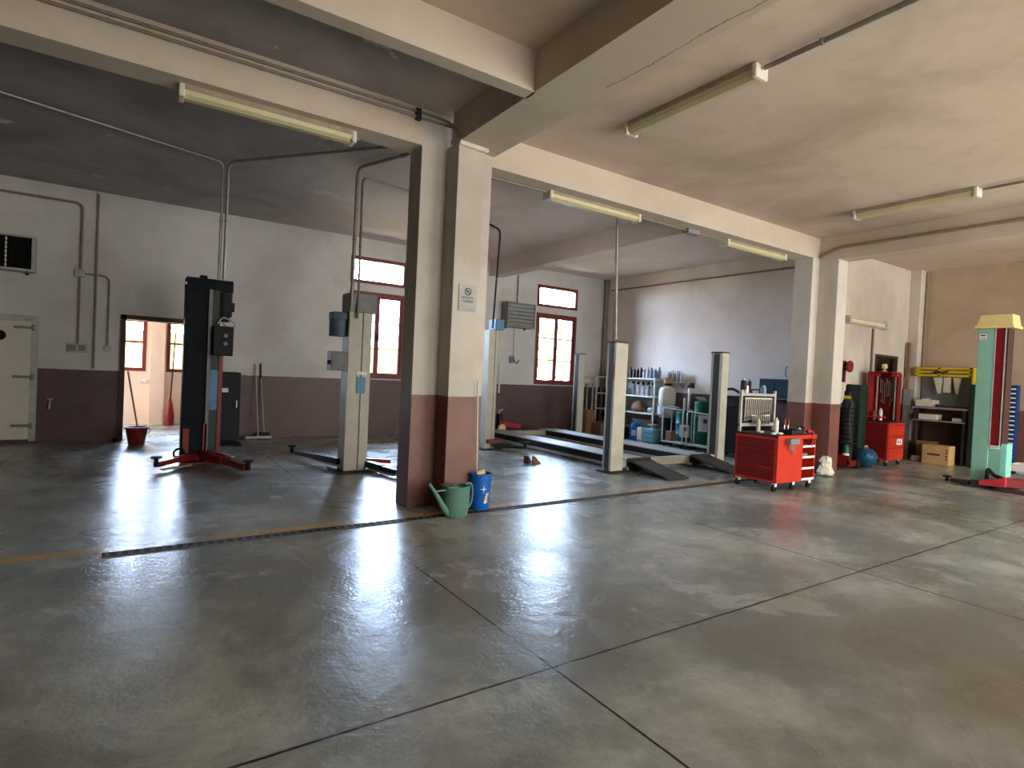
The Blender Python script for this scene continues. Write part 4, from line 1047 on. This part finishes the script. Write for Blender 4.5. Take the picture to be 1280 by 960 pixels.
can(TX0+.42, TY0+.30, zt, .035, .24, 'paper', 'white spray bottle standing on the red trolley top', 'spray_bottle', 'paper')
can(TX0+.33, TY1-.16, zt, .03, .20, 'offwhite', 'off white slim bottle on trolley before the spanner rack', 'spray_bottle', 'paper')
t = thing('tool_tray', 'dark open tray heaped on the middle of red trolley top', 'tray', (TX0+.62, TY0+.2, zt))
k = MB(); k.box(TX0+.48, TY0+.08, zt, TX0+.78, TY0+.34, zt+.01); k.box(TX0+.48, TY0+.08, zt+.01, TX0+.78, TY0+.095, zt+.07); k.box(TX0+.48, TY0+.325, zt+.01, TX0+.78, TY0+.34, zt+.07); k.box(TX0+.48, TY0+.095, zt+.01, TX0+.495, TY0+.325, zt+.07); k.box(TX0+.765, TY0+.095, zt+.01, TX0+.78, TY0+.325, zt+.07)
k.build('tray', M['dark'], t)
for i, x in enumerate((TX0+.56, TX0+.66)):
    t2 = thing('screwdriver', 'red handled screwdriver standing upright in the dark trolley tray', 'screwdriver', (x, TY0+.25, zt+.012), 'red screwdrivers in the tray')
    MB().cone((x, TY0+.25, zt+.012), (x, TY0+.25, zt+.13), .006, n=6).build('blade', M['chrome'], t2)
    MB().cone((x, TY0+.25, zt+.13), (x, TY0+.25, zt+.23), .018, .014, 8).build('handle', M['dred'], t2)
t = thing('power_drill', 'black power tool lying at the shelf end of red trolley top', 'power tool', (TX0+.9, TY0+.2, zt))
k = MB(); k.cone((TX0+.86, TY0+.18, zt+.075), (TX0+.98, TY0+.2, zt+.085), .045, .035, 14); k.bar((TX0+.90, TY0+.19, zt+.07), (TX0+.93, TY0+.16, zt+.022), .05, .045); k.build('body', M['black'], t)
k = MB(); k.cone((TX0+.81, TY0+.175, zt+.07), (TX0+.86, TY0+.18, zt+.075), .02, .03, 10); k.build('chuck', M['silver'], t)
solo('rag', MB().ball((TX0+.98, TY0+.10, zt+.045), .045, 1.1, .9, .8), M['pinkred'], 'small pinkish rag at the shelf corner of red trolley top', 'rag', (TX0+.98, TY0+.1, zt))
k = MB(); k.tube([(TX0+.86, TY0-.03, .66), (TX0+.90, TY0-.035, .86), (TX0+.84, TY0-.0, .90)], .008, 6, .03)
solo('pry_bar', k, M['pinkred'], 'thin reddish bar leaning from side shelf over trolley top', 'bar', (TX0+.88, TY0, .66))
for i in range(3):
    x = TX0+.235+.055*i
    t2 = thing('scraper', ['thin silver scraper hanging from grey tray, furthest from the shelves', 'thin silver scraper hanging from grey tray, the middle one', 'longer silver scraper hanging from grey tray, nearest the shelves'][i], 'hand tool', (x, TY0-.05, .56), 'hand tools hanging below the trolley tray')
    MB().box(x-.012, TY0-.055, .70-(.08, .10, .15)[i], x+.012, TY0-.048, .70).build('blade', M['chrome'], t2)
random.seed(9)
for i, (x, y) in enumerate(((TX0+.10, TY0+.14), (TX0+.13, TY0+.36), (TX0+.24, TY0+.12))):
    k = MB(); k.ball((x, y, zt+.02), .035, 1.6, 1.1, .55, 10)
    solo('cloth_scrap', k, M['paper'], 'white cloth scrap near the drawer edge of trolley top', 'cloth', (x, y, zt), 'white scraps on the trolley')
k = MB(); k.box(sx+.03, TY0+.05, .650, sx+.20, TY0+.16, .70, .01); solo('tool_pouch', k, M['dark'], 'dark pouch on top side shelf of red trolley', 'pouch', (sx+.1, TY0+.1, .65))
k = MB(); k.box(sx+.03, TY0+.05, .485, sx+.24, TY0+.16, .535, .01); solo('tool_pouch', k, M['grey'], 'grey pouch on second side shelf of red trolley', 'pouch', (sx+.1, TY0+.1, .485))

# crumpled bag at the pillar foot
k = MB()
k.lathe([(0, 0), (.13, .01), (.16, .05), (.14, .10), (.11, .15), (.105, .2), (.115, .25), (.08, .31), (.04, .33), (0, .31)], (10.30, 5.28, .02), 18, 1.0, .8)
for v in k.bm.verts: v.co += Vector((random.uniform(-.022, .022), random.uniform(-.022, .022), random.uniform(-.012, .012)))
solo('plastic_bag', k, M['bag'], 'crumpled white plastic bag on floor between red trolley and far pillar', 'bag', (10.3, 5.28, 0))

# ------------------------------------------------------------------ gas welding cart
gx, gy = 11.9, 5.74
t = thing('welding_cart', 'red-footed cylinder cart wrapped in black hoses beside the far pillar', 'welding cart', (gx, gy, 0))
k = MB(); k.box(gx-.24, gy-.20, .05, gx+.24, gy+.20, .09, .008); k.box(gx-.24, gy-.20, .09, gx-.20, gy+.20, .26); k.box(gx-.24, gy-.20, .09, gx+.24, gy-.17, .16); k.bar((gx-.2, gy+.17, .09), (gx+.1, gy+.19, .60), .04, .04)
k.build('cart_frame', M['dred'], t)
for y in (gy-.19, gy+.19): MB().cone((gx+.15, y-.02, .10), (gx+.15, y+.02, .10), .10, n=16).build('wheel', M['black'], t)
for i, (x, y, m_, h) in enumerate(((gx-.02, gy-.03, 'dark', 1.52), (gx+.24, gy+.12, 'dgreen', 1.40))):
    c = MB().lathe([(0, .09), (.105, .09), (.115, .12), (.115, h-.25), (.08, h-.14), (.04, h-.1), (.04, h), (0, h)], (x, y, 0), 18).build('gas_cylinder', M[m_], t)
    MB().lathe([(0, h-.02), (.06, h-.02), (.06, h+.1), (.04, h+.14), (0, h+.14)], (x, y, 0), 12).build('valve_cap', M['black'], c)
MB().obox((gx-.138, gy-.06, 1.40), (.004, .13, .06), .2).build('yellow_label', M['yellow'], t)
for i in range(9):
    MB().torus((gx-.03+random.uniform(-.02, .02), gy-.03+random.uniform(-.02, .02), .50+.085*i), .15+random.uniform(-.012, .02), .014, 'z', 18, 6).build('hose_coil', M['black'], t)
MB().lathe([(0, .095), (.055, .095), (.06, .12), (.06, .40), (.03, .47), (0, .48)], (gx-.16, gy-.10, 0), 14).build('small_cylinder', M['gdrum'], t)
MB().lathe([(.0615, .25), (.062, .25), (.062, .30), (.0615, .30)], (gx-.16, gy-.10, 0), 14).build('label_band', M['paper'], t)
MB().tube([(gx-.1, gy-.12, 1.3), (gx-.22, gy-.16, .9), (gx-.19, gy-.2, .55), (gx-.12, gy-.2, .42)], .012, 6, .1).build('hose', M['dgreen'], t)
# hose reel on the wall
t = thing('hose_reel', 'red hose reel fixed to the wall above the cylinder cart', 'hose reel', (12.16, 6.1, 1.75))
MB().box(12.02, 5.98, 1.70, 12.24, 6.1, 2.10, .01).build('bracket', M['dark'], t)
k = MB(); k.cone((12.16, 5.84, 2.02), (12.16, 5.87, 2.02), .12, n=22); k.cone((12.16, 5.95, 2.02), (12.16, 5.98, 2.02), .12, n=22); k.build('reel_flange', M['dred'], t)
MB().cone((12.16, 5.86, 2.02), (12.16, 5.96, 2.02), .09, n=20).build('hose', M['black'], t)
MB().tube([(12.08, 5.9, 1.95), (12.06, 5.9, 1.78), (12.1, 5.92, 1.70)], .02, 8, .05).build('hose_end', M['dred'], t)
# dark green locker behind the cylinders
t = thing('tall_locker', 'narrow dark green locker on wall side between cylinder cart and red cabinet', 'cabinet', (12.95, 5.85, 0))
MB().box(12.68, 5.84, .02, 12.94, 6.09, 1.66, .01).build('body', M['dgreen'], t)
q = MB().box(12.665, 5.86, .06, 12.68, 6.07, 1.62, .004).build('door', M['dgreen'], t)
MB().box(12.65, 5.88, .85, 12.665, 5.90, .98).build('handle', M['dark'], q)
# blue round tank
t = thing('air_tank', 'squat round blue tank on floor at foot of red tool cabinet', 'tank', (12.42, 5.58, 0))
MB().lathe([(0, .03), (.12, .04), (.19, .11), (.215, .20), (.19, .29), (.12, .36), (.06, .38), (0, .385)], (12.42, 5.58, 0), 24).build('shell', M['tankblue'], t)
MB().lathe([(.10, 0), (.12, 0), (.12, .05), (.10, .05)], (12.42, 5.58, 0), 20).build('foot_ring', M['dark'], t)
MB().tube([(12.37, 5.58, .36), (12.37, 5.58, .43), (12.47, 5.58, .43), (12.47, 5.58, .36)], .012, 8, .02).build('handle', M['lgrey'], t)
k = MB(); k.obox((12.26, 5.46, .24), (.004, .07, .12), math.radians(36), 0, -.3); k.build('label', M['sky'], t)

# ------------------------------------------------------------------ red tool cabinet with tool wall
cx0, cx1, cy0, cy1 = 13.02, 13.72, 5.43, 5.94
t = thing('tool_cabinet', 'tall red tool cabinet with open tool wall beside the dark window', 'tool cabinet', (13.37, 5.68, 0))
MB().box(cx0, cy0, .12, cx1, cy1, .90, .008).build('body', M['red'], t)
MB().box(cx0-.015, cy0-.015, .90, cx1+.015, cy1+.015, .93, .006).build('worktop', M['dark'], t)
for z0, z1 in ((.16, .40), (.41, .64), (.65, .88)):
    q = MB().box(cx0+.03, cy0-.014, z0, cx1-.03, cy0, z1, .004).build('drawer', M['red'], t)
    MB().box(cx0+.06, cy0-.024, z1-.035, cx1-.06, cy0-.012, z1-.02).build('drawer_pull', M['dred'], q)
q = MB().box(cx0-.014, cy0+.03, .16, cx0, cy1-.03, .88, .004).build('side_door', M['dred'], t)
MB().box(cx0+.34, cy0-.017, .44, cx0+.58, cy0-.0145, .56).build('label', M['paper'], t)
k = MB()
for i in range(3): k.box(cx0+.37+.06*i, cy0-.0185, .47, cx0+.40+.06*i, cy0-.0172, .53)
k.build('label_print', M['redink'], t)
for x in (cx0+.07, cx1-.07):
    for y in (cy0+.06, cy1-.06):
        c = MB(); c.box(x-.025, y-.02, .07, x+.025, y+.02, .12); c = c.build('caster', M['silver'], t)
        MB().cone((x, y-.016, .05), (x, y+.016, .05), .05, n=14).build('wheel', M['black'], c)
# upper tool wall: back plus two wings facing -x
k = MB(); k.box(cx0+.42, cy0+.02, .93, cx0+.45, cy1-.02, 1.93); k.box(cx0+.05, cy1-.05, .93, cx0+.45, cy1-.02, 1.93); k.box(cx0+.30, cy0+.0, .93, cx0+.45, cy0+.02, 1.93)
k.box(cx0+.05, cy0+.02, 1.93, cx0+.45, cy1-.02, 1.96)
k.build('tool_wall', M['dred'], t)
for y in (cy0+.06, cy1-.10):
    MB().cone((cx0+.32, y, .95), (cx0+.32, y, 1.88), .018, n=8).build('rack_pole', M['silver'], t)
    MB().box(cx0+.24, y-.06, 1.86, cx0+.36, y+.06, 1.925, .01).build('pole_cap', M['pinkred'], t)
MB().box(cx0+.02, cy0+.12, .99, cx0+.10, cy1-.05, 1.02, .004).build('tray_lip', M['pinkred'], t)
random.seed(21)
for i in range(9):
    y = cy1-.13-.04*i; top = 1.80-.05*(i % 3); L = random.uniform(.22, .5)
    k = MB(); k.cone((cx0+.405, y, top-L), (cx0+.405, y, top), .009, n=6); k.torus((cx0+.405, y, top+.012), .014, .005, 'x', 10, 5)
    k.obox((cx0+.405, y, top-L), (.012, .03, .03))
    solo('hanging_spanner', k, M['chrome'] if i % 2 else M['silver'], 'spanner hanging on the back of red cabinet tool wall', 'spanner', (cx0+.4, y, top), 'spanners on the red tool wall')
can(cx0+.19, cy0+.26, .932, .035, .26, 'paper', 'white aerosol standing on ledge of the red tool cabinet', 'aerosol_can', 'offwhite')
can(cx0+.15, cy0+.38, .932, .04, .20, 'dred', 'small red aerosol on the ledge of red tool cabinet', 'aerosol_can', 'dred')
t2 = thing('desk_lamp', 'small pale lamp head standing on top of the red tool cabinet', 'lamp', (cx0+.3, cy0+.28, 1.96))
MB().lathe([(0, 0), (.05, 0), (.055, .015), (.022, .03), (.022, .06), (.055, .075), (.052, .15), (.035, .17), (0, .17)], (cx0+.3, cy0+.28, 1.961), 14).build('lamp_head', M['cap_yellow'], t2)

# dark window with its recess
w3 = bpy.data.objects.new('window_5', None); COL.objects.link(w3); w3.location = (14.3, YB, 1.5); w3['kind'] = 'structure'
k = MB()
for b in ((13.75, 6.09, 1.5, 13.81, 6.2, 2.37), (14.79, 6.09, 1.5, 14.85, 6.2, 2.37), (13.81, 6.09, 1.5, 14.79, 6.2, 1.55), (13.81, 6.09, 2.32, 14.79, 6.2, 2.37)): k.box(*b)
k.build('frame', M['door_wood'], w3)
MB().box(13.80, 6.16, 1.54, 14.80, 6.166, 2.33).build('pane', M['glass'], w3)
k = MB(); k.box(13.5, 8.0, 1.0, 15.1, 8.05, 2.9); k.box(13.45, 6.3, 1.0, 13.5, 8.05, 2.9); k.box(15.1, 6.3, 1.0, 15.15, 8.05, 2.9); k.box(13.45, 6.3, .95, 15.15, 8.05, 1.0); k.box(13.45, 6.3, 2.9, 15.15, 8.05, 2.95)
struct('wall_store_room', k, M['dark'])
t2 = thing('tube_light', 'small lit tube light seen through dark window behind red cabinet', 'lamp', (14.9, 6.6, 2.36))
em = bpy.data.materials.new('lit_tube'); em.use_nodes = True
pp = em.node_tree.nodes['Principled BSDF']; pp.inputs['Emission Color'].default_value = (1, .95, .85, 1); pp.inputs['Emission Strength'].default_value = 2.0
MB().box(14.72, 6.57, 2.36, 15.1, 6.63, 2.40).build('fixture', M['offwhite'], t2)
MB().cone((14.74, 6.55, 2.365), (15.08, 6.55, 2.365), .022, n=10).build('tube', em, t2)

# ------------------------------------------------------------------ far corner
t = thing('steel_post', 'tall slim grey steel section standing against corner pilaster', 'post', (15.2, 5.98, 0))
MB().box(15.14, 5.90, .0, 15.28, 6.06, 1.62, .006).build('lower_section', M['grey'], t)
MB().box(15.18, 5.99, 1.62, 15.24, 6.06, 2.72, .004).build('upper_strip', M['card2'], t)
t = thing('wall_rack', 'yellow steel rail rack fixed high on the far end wall', 'rack', (15.4, 5.4, 1.94))
for z in (1.94, 2.02, 2.10): MB().box(15.20, 4.78, z, 15.26, 5.86, z+.045, .004).build('rail', M['yellow'], t)
for y in (4.78, 5.36, 5.82): MB().box(15.20, y, 1.93, 15.60, y+.05, 2.15, .004).build('bracket', M['yellow'], t)
MB().prism([(15.18, 1.70), (15.60, 1.70), (15.60, 2.15), (15.18, 2.15)], 'y', 4.735, 4.765).build('side_plate', M['yellow'], t)
MB().tube([(15.19, 5.48, 2.02), (15.16, 5.40, 2.06), (15.16, 5.30, 2.0), (15.19, 5.22, 2.07)], .022, 8, .05).build('hook_arm', M['dark'], t)
MB().box(15.56, 4.80, 1.28, 15.598, 5.84, 1.93).build('back_board', M['grey'], t)
for i, (y, tilt, wd, lab) in enumerate(((5.45, .35, .14, 'white tapered plastic funnel hanging under yellow rack, nearest the corner'), (5.27, 0, .13, 'white straight plastic guard hanging in the middle under yellow rack'), (5.10, .25, .09, 'white narrow plastic guard hanging under yellow rack, nearest the teal lift'))):
    k = MB()
    if i == 1: k.box(15.30, y-wd/2, 1.58, 15.40, y+wd/2, 1.93, .015)
    else: k.prism([(y-wd*.5-.03, 1.92), (y+wd*.6, 1.92), (y-wd*.1, 1.56), (y-wd*.5, 1.56)], 'x', 15.31, 15.39)
    solo('plastic_guard', k, M['offwhite'], lab, 'guard', (15.35, y, 1.57), 'white guards under the yellow rack')
t = thing('workbench', 'dark steel workbench with two shelves under the yellow rack', 'workbench', (15.3, 5.3, 0))
MB().box(15.02, 4.76, 1.20, 15.57, 5.82, 1.245, .006).build('benchtop', M['grey'], t)
MB().box(15.02, 4.80, .92, 15.57, 5.80, .95, .004).build('shelf', M['grey'], t)
for x in (15.06, 15.53):
    for y in (4.82, 5.76): MB().box(x-.025, y-.025, 0, x+.025, y+.025, 1.20).build('leg', M['dark'], t)
MB().box(15.50, 4.84, .1, 15.54, 5.74, .9).build('back_panel', M['door_wood'], t)
k = MB(); k.box(15.10, 5.42, 1.247, 15.42, 5.79, 1.40, .01); k.box(15.12, 5.55, 1.40, 15.30, 5.66, 1.43, .008)
solo('storage_box', k, M['offwhite'], 'beige lidded box on the dark workbench top', 'box', (15.2, 5.6, 1.247))
solo('storage_box', MB().box(15.06, 5.33, .952, 15.36, 5.70, 1.08, .015), M['offwhite'], 'off white box on the workbench lower shelf, nearer the corner', 'box', (15.2, 5.5, .952))
solo('storage_box', MB().box(15.06, 4.86, .952, 15.30, 5.05, 1.03, .01), M['lgrey'], 'small pale grey box on workbench lower shelf near teal lift', 'box', (15.2, 4.95, .952))
k = MB(); k.bar((15.12, 5.34, 1.27), (15.2, 5.06, 1.27), .05, .04); k.cone((15.12, 5.34, 1.25), (15.12, 5.34, 1.31), .04, n=12)
solo('hand_grinder', k, M['dark'], 'dark hand tool lying beside the beige box on workbench', 'hand tool', (15.16, 5.25, 1.247))
t = thing('cardboard_box', 'large tan cardboard box on floor in front of the workbench', 'box', (15.0, 5.2, 0))
MB().box(14.68, 4.94, .002, 15.02, 5.44, .42, .006).build('carton', M['card'], t)
MB().box(14.675, 5.10, .20, 14.681, 5.34, .235).build('hand_slot', M['ink'], t)
k = MB()
for i in range(4): k.box(14.675, 4.955, .12+.065*i, 14.681, 5.00, .15+.065*i)
k.build('red_print', M['redink'], t)
solo('carton', MB().box(15.08, 5.38, .002, 15.40, 5.72, .46, .006), M['card2'], 'brown carton under workbench behind the tan cardboard box', 'carton', (15.2, 5.5, 0))
solo('oil_canister', MB().box(14.80, 5.53, .002, 14.95, 5.70, .13, .02), M['lgrey'], 'small grey canister on floor beside the tan cardboard box', 'canister', (14.9, 5.6, 0))
# dark green cabinet and blue bins beside the lift
t = thing('steel_cabinet', 'tall dark green steel cabinet half hidden behind the teal lift', 'cabinet', (15.35, 4.6, 0))
MB().box(15.0, 4.40, .02, 15.58, 4.74, 1.78, .01).build('body', M['dgreen'], t)
q = MB().box(14.985, 4.42, .06, 15.0, 4.72, 1.74, .004).build('door', M['dgreen'], t)
MB().box(14.965, 4.45, .9, 14.985, 4.47, 1.05).build('handle', M['dark'], q)
t = thing('drawer_tower', 'narrow blue parts drawer tower with white fronts beside dark green cabinet', 'drawer tower', (15.5, 4.16, 0))
MB().box(15.43, 4.045, .15, 15.58, 4.265, 1.80, .008).build('frame', M['binblue'], t)
for i in range(16):
    z = .24+.095*i
    q = MB().box(15.40, 4.06, z, 15.44, 4.25, z+.075, .006).build('drawer', M['binblue'], t)
    MB().box(15.385, 4.07, z+.042, 15.40, 4.24, z+.07, .004).build('label_strip', M['paper'], q)
for y in (4.09, 4.22): MB().box(15.42, y-.02, 0, 15.57, y+.02, .15).build('foot', M['dark'], t)
k = MB(); k.box(14.98, 3.55, .05, 15.45, 3.98, .07); k.box(14.98, 3.55, .07, 15.0, 3.98, .2); k.box(14.98, 3.96, .07, 15.45, 3.98, .2); k.box(15.43, 3.55, .07, 15.45, 3.96, .2); k.box(14.98, 3.55, .07, 15.45, 3.57, .2); k.box(15.05, 3.6, 0.002, 15.4, 3.9, .05)
solo('drip_tray', k, M['paper'], 'white shallow tray on floor beside the blue drawer tower', 'tray', (15.2, 3.77, 0))

# ------------------------------------------------------------------ teal lift
X0, Y0 = 12.30, 3.56
t = thing('lift_post', 'teal lift post with wine red stripe and pale yellow cap', 'car lift', (X0, Y0, 0))
xa, xb = X0-.16, X0+.16
MB().box(xa-.05, Y0-.38, 0, xb+.1, Y0+.36, .03, .006).build('base_plate', M['dark'], t)
MB().box(xa, Y0-.03, .03, xb, Y0+.20, 2.70, .01).build('column', M['teal'], t)
MB().box(xa+.01, Y0-.17, .72, xb-.02, Y0-.03, 2.70, .004).build('carriage_cover', M['wine'], t)
MB().box(xa+.03, Y0-.205, .76, xb-.02, Y0-.17, 2.70, .004).build('slide_rail', M['door_wood'], t)
k = MB(); k.box(xa-.006, Y0-.046, .72, xa+.012, Y0-.030, 2.70); k.box(xa-.004, Y0-.182, .72, xa+.012, Y0-.168, 2.70); k.build('cover_trim', M['lgrey'], t)
k = MB(); k.box(xa-.002, Y0-.168, .66, xa+.03, Y0-.046, .685); k.box(xa-.002, Y0-.168, .70, xa+.03, Y0-.046, .72); k.build('warning_stripe', M['paper'], t)
MB().box(xa+.03, Y0-.19, .03, xb-.02, Y0-.03, .72, .004).build('lower_column', M['teal'], t)
MB().box(xa+.03, Y0-.27, .18, xb-.02, Y0-.19, .76, .004).build('slider', M['lteal'], t)
k = MB(); k.taper((xa-.07, Y0-.29, xb+.07, Y0+.24, 2.70), (xa-.07, Y0-.29, xb+.07, Y0+.24, 2.745)); k.taper((xa-.05, Y0-.27, xb+.05, Y0+.22, 2.745), (xa-.01, Y0-.25, xb+.01, Y0+.17, 2.93)); k.build('cap', M['cap_yellow'], t)
q = MB().box(xa-.008, Y0+.08, 2.52, xa-.001, Y0+.18, 2.61).build('rating_plate', M['paper'], t)
k = MB(); k.box(xa-.010, Y0+.095, 2.575, xa-.0075, Y0+.165, 2.595); k.box(xa-.010, Y0+.10, 2.54, xa-.0075, Y0+.16, 2.55); k.build('plate_print', M['ink'], q)
k = MB(); k.prism([(Y0-.36, .08), (Y0-.02, .06), (Y0-.02, .14), (Y0-.20, .18), (Y0-.36, .24)], 'x', xa-.30, xa-.05); k.build('arm_knuckle', M['pinkred'], t)
arm(t, [(xa-.16, Y0-.08, .08), (xa-.22, Y0+.12, .07), (xa-.2, Y0+.40, .06)], M['dark'], (xa-.2, Y0+.46), .13, .16, .08)
k = MB(); k.tube([(xa-.10, Y0-.06, .06), (xa-.10, Y0-.07, .34), (xa-.06, Y0-.15, .22), (xa-.10, Y0-.26, .20)], .03, 8, .05); k.build('lock_lever', M['black'], t)
arm(t, [(xa-.16, Y0-.30, .15), (xa+.02, Y0-.62, .14), (xa+.15, Y0-1.0, .13)], M['dred'], (xa+.17, Y0-1.05), .2, .16, .14)
MB().bar((xa-.22, Y0-.22, .02), (xa-.15, Y0-2.9, .02), .22, .04, .006).build('floor_cover', M['door_wood'], t)
# ------------------------------------------------------------------ camera
yaw, pitch, roll, f = 0.98103184, -0.0176646, 0.0465195, 714.18
F = Vector((math.cos(yaw)*math.cos(pitch), math.sin(yaw)*math.cos(pitch), math.sin(pitch)))
R = Vector((math.sin(yaw), -math.cos(yaw), 0)); U = R.cross(F)
R2 = math.cos(roll)*R + math.sin(roll)*U; U2 = -math.sin(roll)*R + math.cos(roll)*U
cd = bpy.data.cameras.new('camera'); cd.sensor_width = 36; cd.lens = f/1280*36; cd.clip_start = .05; cd.clip_end = 200
cam = bpy.data.objects.new('camera', cd); COL.objects.link(cam)
mw = Matrix((R2, U2, -F)).transposed().to_4x4(); mw.translation = (0, 0, 1.55)
cam.matrix_world = mw
S.camera = cam
S.view_settings.view_transform = 'Standard'; S.view_settings.look = 'None'
S.view_settings.gamma = 1; S.view_settings.use_curve_mapping = False
S.view_settings.exposure = 0
S.cycles.max_bounces = 10; S.cycles.diffuse_bounces = 6; S.cycles.glossy_bounces = 4; S.cycles.transparent_max_bounces = 12
S.cycles.use_denoising = True
S.cycles.sample_clamp_indirect = 8
S.cycles.caustics_reflective = False; S.cycles.caustics_refractive = False
